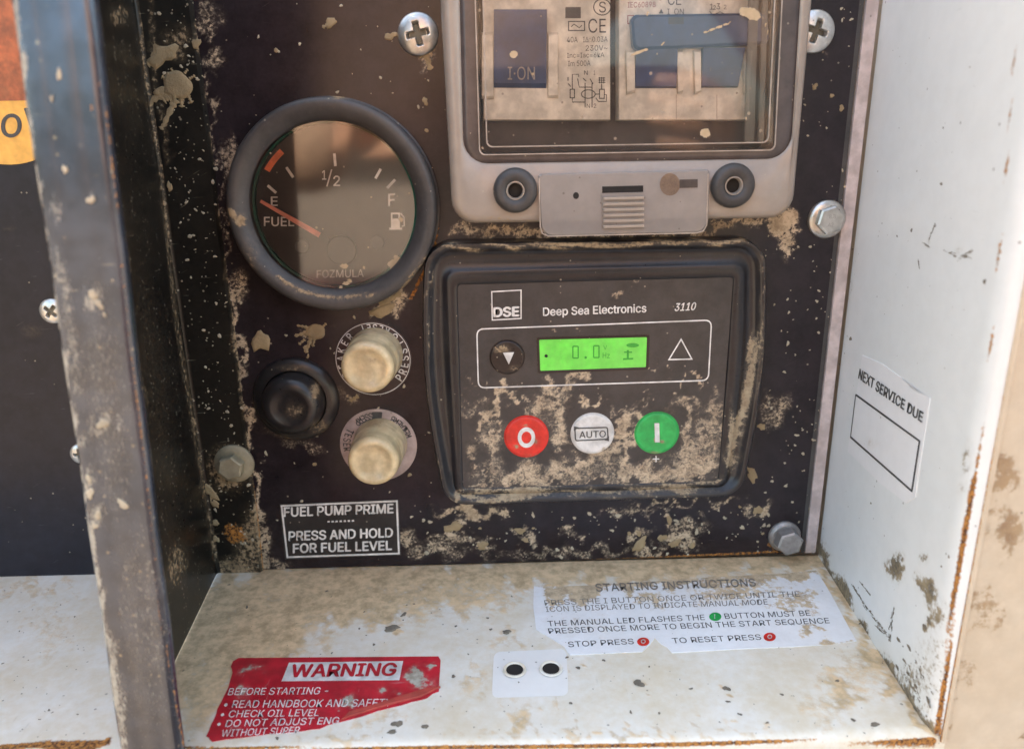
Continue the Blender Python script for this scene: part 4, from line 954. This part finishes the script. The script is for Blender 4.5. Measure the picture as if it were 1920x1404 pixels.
text(m, 'THE MANUAL LED FLASHES THE', (1028, 1175), (1322, 1163), 10, bold=.003, up=(-2, -10), **kw); text(m, 'BUTTON MUST BE', (1360, 1161), (1520, 1155), 10, bold=.003, up=(-3, -10), **kw)
text(m, 'PRESSED ONCE MORE TO BEGIN THE START SEQUENCE', (1030, 1189), (1556, 1169), 10, bold=.003, up=(-3, -10), **kw)
text(m, 'STOP PRESS', (1066, 1214), (1189, 1208), 10, bold=.003, up=(-2, -10), **kw); text(m, 'TO RESET PRESS', (1262, 1207), (1428, 1200), 10, bold=.003, up=(-3, -10), **kw)
m.build('lettering', 'black_print', IT)
for cxx, cyy, mt, g_ in ((1341, 1157, 'green', 'I'), (1206, 1204, 'red', 'O'), (1443, 1195, 'red', 'O')):
    m = MB(); disc_px(m, cxx, cyy, 11.5, 8, ledge_pt, (0, 0, .34)); dt = m.build('printed_button', mt, IT)
    m = MB(); text(m, g_, (cxx-2.5 if g_ == 'I' else cxx-4.5, cyy+4), (cxx+.0 if g_ == 'I' else cxx+4.5, cyy+4), 7, ledge_pt, (0, 0, .42), bold=.02); m.build('mark', 'whiteb', dt)

SP = [(1618, 666), (1655, 682), (1690, 708), (1715, 732), (1745, 746), (1735, 810), (1724, 880), (1717, 932), (1700, 943), (1650, 905), (1590, 846), (1604, 755)]
ST = sheet('service_label', SP, side_pt, SIDE_N, 'service', 'white next service due label with an empty box stuck on the white side wall', 'label', 'service', .2)
m = MB(); SPT = side_pt
text(m, 'NEXT SERVICE DUE', (1611, 709), (1731, 792), 16, SPT, SD(.28), bold=.015, up=(3, -18))
stroke(m, [(1606, 740), (1726, 827)], 3.6, SPT, SD(.28)); stroke(m, [(1596, 819), (1712, 921)], 3.4, SPT, SD(.28)); stroke(m, [(1606, 739), (1596, 820)], 1.6, SPT, SD(.29)); stroke(m, [(1726, 826), (1711, 922)], 3.0, SPT, SD(.29))
m.build('lettering', 'black_print', ST)

# clean patch with two screw holes on the ledge
m = MB(); m.prism([ledge_pt(x, y)+np.array([0, 0, .07]) for x, y in rrpx([(926, 1222), (1062, 1216), (1066, 1304), (922, 1308)], 14)], (0, 0, 1), .03, 0); bmk = m.build('bare_patch', 'baremark', H)
for px, py in ((965, 1257), (1033, 1255)):
    c = ledge_pt(px, py); R = 3.5
    lv = lambda r_, h_: [(c[0]+r_*math.cos(a), c[1]+r_*math.sin(a), ZL+.30+h_) for a in np.linspace(0, 2*math.pi, 32, endpoint=False)]
    m = MB(); m.loft([lv(R*1.12, .12), lv(R*1.05, .55), lv(R*.9, .55), lv(R*.8, .14)], False, False); m.build('hole_rim', 'white', H, smooth=60)
    m = MB(); m.add(lv(R*.82, .16), [tuple(range(32))]); m.build('screw_hole', 'hole', H)

# amber round sticker on the navy side panel
cx_, cz_ = cen(-12, 150, .2)
RS = 155*mmpp(0, 150)
SG = thing('round_sticker', (cx_, 0, cz_), 'round sticker, russet above and amber below, cut by the left picture edge', 'sticker')
n = 64
m = MB(); m.loft([[(cx_+RS*math.cos(a), -.05, cz_+RS*math.sin(a)) for a in np.linspace(0, 2*math.pi, n, endpoint=False)], [(cx_+RS*math.cos(a), -.3, cz_+RS*math.sin(a)) for a in np.linspace(0, 2*math.pi, n, endpoint=False)]]); m.build('disc', 'ochre', SG)
zt = at(0, 190)[2]; th = math.asin((zt-cz_)/RS)
aa = np.linspace(th, math.pi-th, 40)
m = MB(); m.add([(cx_+RS*.995*math.cos(a), -.36, cz_+RS*.995*math.sin(a)) for a in aa], [tuple(range(40))]); m.build('upper_art', 'brownred', SG)
m = MB(); text(m, 'O', (2, 258), (41, 256), 42, dpl(.3), FR(.1), bold=.02); text(m, 'V', (45, 246), (80, 243), 42, dpl(.3), FR(.1), bold=.02); text(m, 'L', (-70, 250), (-40, 255), 42, dpl(.3), FR(.1), bold=.02) if False else None
m.build('lettering', 'black_print', SG)

# ================================================================== dried mud, raised
def splat(m, c, R, u, w, nrm, n=40, spikes=0, h=.5, irr=.2, elong=1.0, ang=0.0, fingers=None):
    """irregular low mound with fingers; c centre (3D), u and w in-plane unit vectors"""
    ph = rng.uniform(0, 6.28, 4); A = np.linspace(0, 2*math.pi, n, endpoint=False)
    rad = R*(1+irr*np.sin(2*A+ph[0])+irr*.7*np.sin(3*A+ph[1])+irr*.6*np.sin(5*A+ph[2])+rng.normal(0, irr*(.35 if n < 60 else .10), n))
    for fa, fl, fw in (fingers or []):
        d = np.abs((A-fa+math.pi) % (2*math.pi)-math.pi); rad += R*fl*np.exp(-(d/fw)**2)
    c = np.array(c, float); u = np.array(u, float); w = np.array(w, float); nrm = np.array(nrm, float)
    ca, sa = math.cos(ang), math.sin(ang)
    def P(k, r_, hh):
        x, y = r_*math.cos(A[k])*elong, r_*math.sin(A[k]); x, y = x*ca-y*sa, x*sa+y*ca
        return c+u*x+w*y+nrm*hh
    rings = [[P(k, rad[k], 0.0) for k in range(n)], [P(k, rad[k]*.93, h*.6) for k in range(n)], [P(k, min(rad[k], R)*.7, h) for k in range(n)], [P(k, min(rad[k], R)*.3, h*.9) for k in range(n)]]
    m.loft(rings, False, True)
def finger(m, pts, w0, w1, at_, nrm, h=.25):
    """a thin thrown streak of mud ending in a droplet"""
    P = [np.array(at_(*p)) for p in pts]; nv = np.array(nrm, float); L, Rr, Cc = [], [], []
    n = len(P)*5
    for i in range(n+1):
        t = i/n*(len(P)-1); k = min(int(t), len(P)-2); p = P[k]+(P[k+1]-P[k])*(t-k); d_ = P[k+1]-P[k]; d_ /= np.linalg.norm(d_); q = np.cross(d_, nv)
        w = (w0+(w1-w0)*i/n)*(1+.3*math.sin(i*1.7))+(w1*1.2 if i in (n-1, n-2) else 0); w = max(w, .05)
        if i == n: w = .05
        L.append(p+q*w); Rr.append(p-q*w); Cc.append(p+nv*h*(.4+w/w0))
    n += 1; m.add(L+Cc+Rr, [(i, i+1, n+i+1, n+i) for i in range(n-1)]+[(n+i, n+i+1, 2*n+i+1, 2*n+i) for i in range(n-1)])
U_, W_, N_ = (1, 0, 0), (0, 0, 1), (0, -1, 0)
big = [(331, 163, 25, 1.7, [(3.6, .9, .10), (4.3, 1.6, .07), (4.0, .5, .12), (5.0, .6, .08), (5.6, .4, .08), (2.6, .3, .1), (.3, .25, .1), (3.1, .35, .1)], 'mud'),]
def mudset(parent, name, items, mat='mud', plane='front', label=None):
    m = MB()
    for it in items:
        x, y, r_ = it[:3]; el = it[3] if len(it) > 3 else 1.0; an = it[4] if len(it) > 4 else 0.0; fg = it[5] if len(it) > 5 else None
        if plane == 'front':
            d = it[6] if len(it) > 6 else 0.05; c = at(x, y, d); k = mmpp(x, y, d); splat(m, c, r_*k, U_, W_, N_, n=110 if fg else (16 if r_ > 4 else 8), irr=.05 if fg else .2, h=min(.6, .12+r_*k*.16), elong=el, ang=an, fingers=fg)
        elif plane == 'ledge':
            c = ledge_pt(x, y)+np.array([0, 0, .15]); k = mmpp(x, y, -c[1]); splat(m, c, r_*k, U_, (0, 1, 0), (0, 0, 1), n=12, h=min(.4, r_*k*.2), elong=el, ang=an)
        else:
            c = side_pt(x, y); k = mmpp(x, y, -c[1]); t_ = np.array([-9., -DF, 0])/np.linalg.norm([9, DF]); splat(m, c, r_*k, t_*1.4, (0, 0, 1), SIDE_N, n=10, h=min(.4, r_*k*.2), elong=el, ang=an)
    o = m.build(name, mat, parent, smooth=60); o['kind'] = 'stuff'
    return o
D17 = 1.75
mudset(PO, 'mud_splash', [(333, 160, 26, 1.0, 0, [(3.6, .18, .2), (4.3, .25, .12), (2.2, .08, .1)], D17),
   (305, 105, 17, 1.7, .45, None, D17), (368, 82, 7, 1.6, 1.2, None, D17), (300, 172, 8, 1.8, .6, None, D17), (395, 922, 9, 1.9, -1.1, None, D17), (403, 944, 6, 1.6, -1.0, None, D17), (404, 980, 6, 1.2, 0, None, D17), (405, 1010, 6, 1.2, 1.5, None, D17), (318, 350, 5, 1.8, 1.4, None, D17), (489, 630, 1, 1, 0, None, D17)])
mudset(CP, 'mud_splash', [(592, 622, 15, 1.2, .3, [(3.1, .3, .15), (4.2, .25, .12)]), (489, 640, 15, 1.6, 1.2), (573, 652, 4, 1.8, 1.3), (577, 668, 3, 1.6, 1.2), (620, 43, 7, 2.0, .55), (733, 68, 7, 1.7, .2), (718, 582, 13, 1.6, .3), (1428, 800, 7, 1.0, 0), (1421, 956, 8, 1.1, 1.5),
   (640, 572, 4, 1, 0), (590, 870, 4, 1, 0), (768, 890, 4, 1, 0), (797, 190, 7, .8, .1), (1530, 1015, 1), (797, 148, 1), (518, 95, 4, 1.2, 1), (1528, 163, 5, 1.2, .6), (1560, 180, 4), (1578, 203, 5), (1430, 1000, 3), (1410, 890, 8, 2.2, -1.0), (1387, 950, 3), (800, 245, 4), (1000, 990, 3), (900, 990, 3), (975, 995, 6, 1.6, 0), (850, 988, 10, 1.6, .1), (905, 1022, 8, 1.3, 0), (985, 1012, 5, 1.2, .1), (1255, 975, 4, 3, -1.3), (1198, 1000, 5), (1180, 1000, 4), (1200, 1020, 9, 2.0, .8), (1242, 1008, 7, 1.2), (1265, 1018, 8, 1.3, .3), (1298, 1022, 6)], 'mud')
m = MB(); P17 = dpl(1.8)
for pts, a, b in (([(322, 180), (305, 178), (286, 188), (276, 205)], 1.6, .5), ([(330, 186), (322, 202), (308, 232), (301, 243)], 1.3, .35), ([(318, 182), (306, 190)], 1.1, .5), ([(340, 186), (341, 202)], .9, .4), ([(353, 180), (360, 194)], .7, .3), ([(312, 150), (303, 143)], .8, .3), ([(355, 148), (366, 142)], .5, .2), ([(346, 138), (352, 130)], .5, .2), ([(325, 136), (320, 128)], .5, .2), ([(296, 85), (285, 118), (276, 122)], 1.2, .5)): finger(m, pts, a, b, P17, (0, -1, 0))
m.build('mud_streaks', 'mud', PO)['kind'] = 'stuff'
m = MB(); P0_ = dpl(.1)
for pts, a, b in (([(580, 622), (566, 626), (552, 630)], 1.0, .3), ([(582, 616), (568, 612), (556, 610)], .8, .2), ([(584, 632), (578, 648), (573, 662)], .9, .4), ([(590, 634), (586, 650)], .6, .3), ([(604, 614), (612, 606)], .6, .2), ([(572, 636), (560, 646)], .6, .25), ([(620, 45), (604, 52)], 1.0, .2), ([(795, 95), (803, 115), (808, 132)], 1.2, .5), ([(785, 97), (792, 108)], .8, .4), ([(672, 742), (655, 752)], .8, .3), ([(712, 572), (735, 560), (752, 548)], 1.3, .5)): finger(m, pts, a, b, P0_, (0, -1, 0))
m.build('mud_streaks', 'mud', CP)['kind'] = 'stuff'
# scattered specks, mostly where the photograph shows them
def scatter(n, box, rmin, rmax, d=0.05, dens=None):
    out = []
    while len(out) < n:
        x, y = rng.uniform(box[0], box[2]), rng.uniform(box[1], box[3])
        if dens and rng.random() > dens(x, y): continue
        out.append((x, y, rmin+(rmax-rmin)*rng.random()**3, 1+rng.random()*.8, rng.uniform(0, 3.1), None, d))
    return out
cre = lambda y: 377+.115*y
mudset(CP, 'mud_specks', scatter(110, (400, 5, 820, 1060), .9, 3.2, dens=lambda x, y: (x > cre(y)+8)*1.0)+scatter(60, (1500, 0, 1600, 980), .8, 2.8)+scatter(130, (770, 950, 1500, 1045), .8, 4.0)+scatter(60, (1430, 430, 1540, 1000), 1, 3), 'mudpale')
mudset(PO, 'mud_specks', scatter(150, (270, 0, 490, 1080), .8, 3.4, D17, dens=lambda x, y: 1.0*(x < cre(y)-4 and x > 292+.11*y)), 'mudpale')
def webpt(x, y):
    n_ = np.array([96.7, -9.6, 0]); p0 = np.array([-122.6, -2.8, 0]); v = ray(x, y); return CAM+v*(((p0-CAM)@n_)/(v@n_))
m = MB()
for _ in range(300):
    y = rng.uniform(0, 1200); xa_, xb_ = 178+.122*y, 262+.13*y
    x = rng.uniform(xa_, xb_); c = webpt(x, y)
    if c[1] > -3 or c[1] < -98 or c[2] < ZL+1: continue
    r_ = (.9+2.2*rng.random()**3)*.18; tt = np.array([9.6, -96.7, 0])/97.2
    splat(m, c, r_*1.3, tt*1.8, (0, 0, 1), (.99, .1, 0), n=8, h=.15, elong=1+rng.random())
for x, y, r_ in ((210, 10, 9), (192, 124, 6), (252, 362, 5), (275, 463, 5), (312, 850, 5), (310, 965, 8), (338, 1000, 6), (344, 1045, 7), (256, 645, 5), (250, 600, 4)):
    c = webpt(x, y); splat(m, c, r_*.13, np.array([9.6, -96.7, 0])/97.2*2.4, (0, 0, 1.6), (.99, .1, 0), n=12, h=.3)
o = m.build('web_specks', 'mudpale', PO, smooth=60); o['kind'] = 'stuff'
fz = lambda items: [(x, y, r_, el, an, None, 103.1) for x, y, r_, el, an in items]
mudset(PO, 'paint_chips', fz([(111, 140, 5, 1.9, 1.5), (97, 185, 3, 2.2, 1.5), (122, 318, 5, 1.5, 1.2), (170, 375, 7, 1.2, .5), (174, 552, 8, 1.3, 1.2), (186, 570, 6, 1.7, -1), (196, 590, 3, 2, -1), (192, 795, 9, 1.2, .4), (166, 896, 5, 1.6, 1.5), (169, 925, 7, 1.5, 1.4), (183, 965, 6, 1.3, 1.5), (192, 958, 5), (178, 985, 5, 1.6, 1.3), (231, 945, 6, 2.4, -.7), (160, 950, 3, 2, 1.4)] if False else [(111, 140, 5, 1.9, 1.5), (97, 185, 3, 2.2, 1.5), (122, 318, 5, 1.5, 1.2), (170, 375, 7, 1.2, .5), (174, 552, 8, 1.3, 1.2), (186, 570, 6, 1.7, -1), (196, 590, 3, 2, -1), (192, 795, 9, 1.2, .4), (166, 896, 5, 1.6, 1.5), (169, 925, 7, 1.5, 1.4), (183, 965, 6, 1.3, 1.5), (178, 985, 5, 1.6, 1.3), (231, 945, 6, 2.4, -.7)]), 'mudpale')
mudset(H, 'ledge_grit', [(735, 1178, 9, 1.7, .1), (757, 1152, 4, 1.8, .8), (1198, 1281, 8, 1.4, -.5), (1362, 1291, 6, 1.1, -.4), (1084, 1252, 4), (1132, 1238, 3), (745, 1357, 8, 1.3, .2), (797, 1362, 6), (735, 1372, 5, 2), (683, 1147, 2), (850, 1268, 4), (950, 1185, 6, 1.5), (920, 1180, 3), (1070, 1318, 3), (1466, 1302, 3), (1640, 1358, 6, 1.3), (1600, 1350, 4)]
   +[(rng.uniform(340, 1700), rng.uniform(1090, 1385), .8+2.0*rng.random()**4, 1+rng.random(), rng.uniform(0, 3)) for _ in range(170)]+[(rng.uniform(0, 170), rng.uniform(1090, 1385), .8+1.6*rng.random()**4, 1+rng.random(), rng.uniform(0, 3)) for _ in range(40)], 'mudgrey', 'ledge')
mudset(H, 'side_grit', [(1742, 1164, 6), (1734, 1174, 5), (1777, 1040, 5), (1700, 1340, 7), (1716, 1333, 7), (1726, 1335, 5), (1780, 1030, 3), (1766, 1062, 3), (1740, 1312, 5), (1743, 1323, 3), (1658, 1004, 1), (1633, 943, 2), (1595, 635, 4), (1765, 345, 3), (1709, 432, 3), (1682, 443, 2), (1846, 528, 4)]
   +[(rng.normal(1715, 22), rng.normal(1290, 40), .9+3.0*rng.random()**3, 1+rng.random(), 0) for _ in range(120)]+[(rng.uniform(1560, 1830), rng.uniform(50, 1000), .6+1.2*rng.random()**4) for _ in range(60)], 'mudgrey', 'side')
# dark scuffs on the side wall
m = MB()
for P_, w_ in (([(1597, 1095), (1612, 1118), (1625, 1140)], 3.0), ([(1628, 1142), (1650, 1172), (1668, 1198)], 3.5), ([(1668, 1200), (1672, 1165), (1676, 1140)], 4), ([(1612, 1090), (1630, 1112)], 2.0), ([(1640, 1170), (1655, 1185)], 2.2), ([(1754, 418), (1743, 448)], 2.2), ([(1728, 452), (1742, 462)], 3), ([(1770, 470), (1795, 480)], 4), ([(1795, 488), (1822, 470)], 4), ([(1800, 478), (1818, 484)], 3), ([(1722, 485), (1724, 500)], 1.5)):
    for (xa_, ya_), (xb_, yb_) in zip(P_[:-1], P_[1:]):
        ln_ = math.hypot(xb_-xa_, yb_-ya_); k_ = max(3, int(ln_/3))
        for i_ in range(k_*2):
            t_ = rng.random(); L2 = rng.uniform(2, 7)/ln_; ox_, oy_ = rng.normal(0, w_*.35, 2)
            stroke(m, [(xa_+(xb_-xa_)*t_+ox_, ya_+(yb_-ya_)*t_+oy_), (xa_+(xb_-xa_)*(t_+L2*.5)+ox_+rng.normal(0, .4), ya_+(yb_-ya_)*(t_+L2*.5)+oy_), (xa_+(xb_-xa_)*(t_+L2)+ox_, ya_+(yb_-ya_)*(t_+L2)+oy_)], rng.uniform(.5, 1.5), side_pt, SD(.05+.002*i_))
tag(m.build('scuff_marks', 'mudgrey', H), kind='stuff')

# ================================================================== the photographer, standing in front of the panel (shows only in the reflections)
def skin_obj(name, pts, edges, mat, parent, sub=2, root=0):
    me = bpy.data.meshes.new(name)
    O = ORI[parent]
    me.from_pydata([tuple((np.array(p[:3])-O)*MM) for p in pts], edges, [])
    me.materials.append(M[mat])
    o = link(bpy.data.objects.new(name, me)); o.parent = parent; ORI[o] = O
    md = o.modifiers.new('Skin', 'SKIN'); md.use_smooth_shade = True
    for i, p in enumerate(pts):
        sv = me.skin_vertices[0].data[i]; r_ = p[3]; r2 = p[4] if len(p) > 4 else r_
        sv.radius = (r_*MM, r2*MM); sv.use_root = (i == root)
    sm_ = o.modifiers.new('Subdivision', 'SUBSURF'); sm_.levels = sub; sm_.render_levels = sub
    return o
M['skin'] = surf('skin', (.46, .24, .16), .5, film=0, var=.06, bump=.05)
M['jacket'] = surf('tan_jacket_cloth', (.27, .165, .115), .85, film=.1, bump=.2)
M['trousers'] = surf('maroon_work_trousers', (.10, .025, .022), .85, film=.1, bump=.2)
M['leather'] = surf('boot_leather', (.05, .03, .02), .5, film=.3)
M['hair'] = surf('dark_hair', (.03, .02, .015), .7, film=0)
M['phone'] = surf('phone_shell', (.015, .015, .018), .3, film=0, bump=0)
PE = thing('person', (40, -700, -900), 'person in a tan jacket holding a phone towards the panel, seen only as a reflection', 'person')
hc = CAM+AR*45+AU*16-AF*7.5                                       # phone centre
def hp(a, b, c): return tuple(hc+AR*a+AU*b-AF*c)
body = [(40, -690, 470, 62), (40, -680, 540, 55), (42, -664, 600, 62), (42, -655, 660, 84, 74), (42, -668, 720, 80, 76), (42, -676, 760, 52)]
skin_obj('head', body, [(i, i+1) for i in range(5)], 'skin', PE)
for sx in (-30, 30):
    m = MB(); q = lathe(42+sx, 672, [(9, 0), (7, 4), (2, 6)], 16, 574+8); m.add(q.v, q.f); m.build('eye', 'whiteb', PE)
skin_obj('nose', [(42, -584, 672, 7), (42, -572, 650, 10), (42, -572, 640, 12)], [(0, 1), (1, 2)], 'skin', PE, 1)
skin_obj('hair', [(42, -690, 690, 84), (42, -690, 745, 82), (42, -672, 775, 70)], [(0, 1), (1, 2)], 'hair', PE)
jk = [(-50, -720, 85, 180, 115), (-45, -725, 160, 165, 110), (-20, -720, 280, 170, 118), (20, -712, 400, 175, 110), (40, -700, 470, 80, 70),
      (-140, -715, 420, 70), (-215, -700, 240, 56), (-225, -640, 125, 50), (-165, -480, 100, 43), (-105, -345, 78, 34),
      (210, -715, 420, 70), (345, -690, 240, 56), (380, -610, 110, 50), (300, -470, 96, 43), (225, -345, 84, 34)]
skin_obj('jacket', jk, [(0, 1), (1, 2), (2, 3), (3, 4), (3, 5), (5, 6), (6, 7), (7, 8), (8, 9), (3, 10), (10, 11), (11, 12), (12, 13), (13, 14)], 'jacket', PE)
tr = [(-50, -715, 20, 175, 112), (-140, -705, -120, 100), (-110, -690, -420, 66), (-85, -715, -780, 50), (140, -705, -120, 92), (165, -690, -420, 66), (175, -715, -780, 50)]
skin_obj('trousers', tr, [(0, 1), (1, 2), (2, 3), (0, 4), (4, 5), (5, 6)], 'trousers', PE)
for bx_ in (-88, 178): skin_obj('boot', [(bx_, -725, -790, 48), (bx_, -725, -855, 46), (bx_, -640, -868, 34), (bx_, -575, -872, 26)], [(0, 1), (1, 2), (2, 3)], 'leather', PE)
for side in (-1, 1):
    e = 84*side; bk_ = 24 if side < 0 else 0         # the left hand only supports the phone from behind
    pts = [hp(e*1.55, -12, 70)+(26,), hp(e*1.38, -8, 34+bk_)+(24, 30), hp(e*1.22, 0, 12+bk_)+(15, 26)]; ed = [(0, 1), (1, 2)]
    for k, (b0, ln) in enumerate(((24, 1.0), (9, 1.1), (-7, 1.05), (-22, .85))):       # four fingers round the edge, on the lens side
        i = len(pts); pts += [hp(e*1.14, b0, 2+bk_)+(8.5,), hp(e*1.10, b0+1, -9+bk_*1.3)+(8,), hp(e*(1.08-.22*ln), b0+3, -13+bk_*1.4)+(7.5,), hp(e*(1.08-.40*ln), b0+4, -11+bk_*1.3)+(6.5,)]
        ed += [(2, i), (i, i+1), (i+1, i+2), (i+2, i+3)]
    i = len(pts); pts += [hp(e*1.12, 22, 22)+(10,), hp(e*.92, 26, 18)+(9,), hp(e*.78, 20, 13)+(8,)]; ed += [(1, i), (i, i+1), (i+1, i+2)]
    skin_obj('hand', pts, ed, 'skin', PE)
PHN = thing('phone', tuple(hc), 'black phone held in both hands in front of the panel, seen only as a reflection', 'phone')
m = MB(); c8 = [hp(-80, -37, 4), hp(80, -37, 4), hp(80, 37, 4), hp(-80, 37, 4)]
m.prism(c8, tuple(AF), 8, 1.2); m.build('case', 'phone', PHN)
m = MB(); m.prism([hp(-76, -33, 4.1), hp(76, -33, 4.1), hp(76, 33, 4.1), hp(-76, 33, 4.1)], tuple(-AF), .4); m.build('screen', 'pane', PHN)
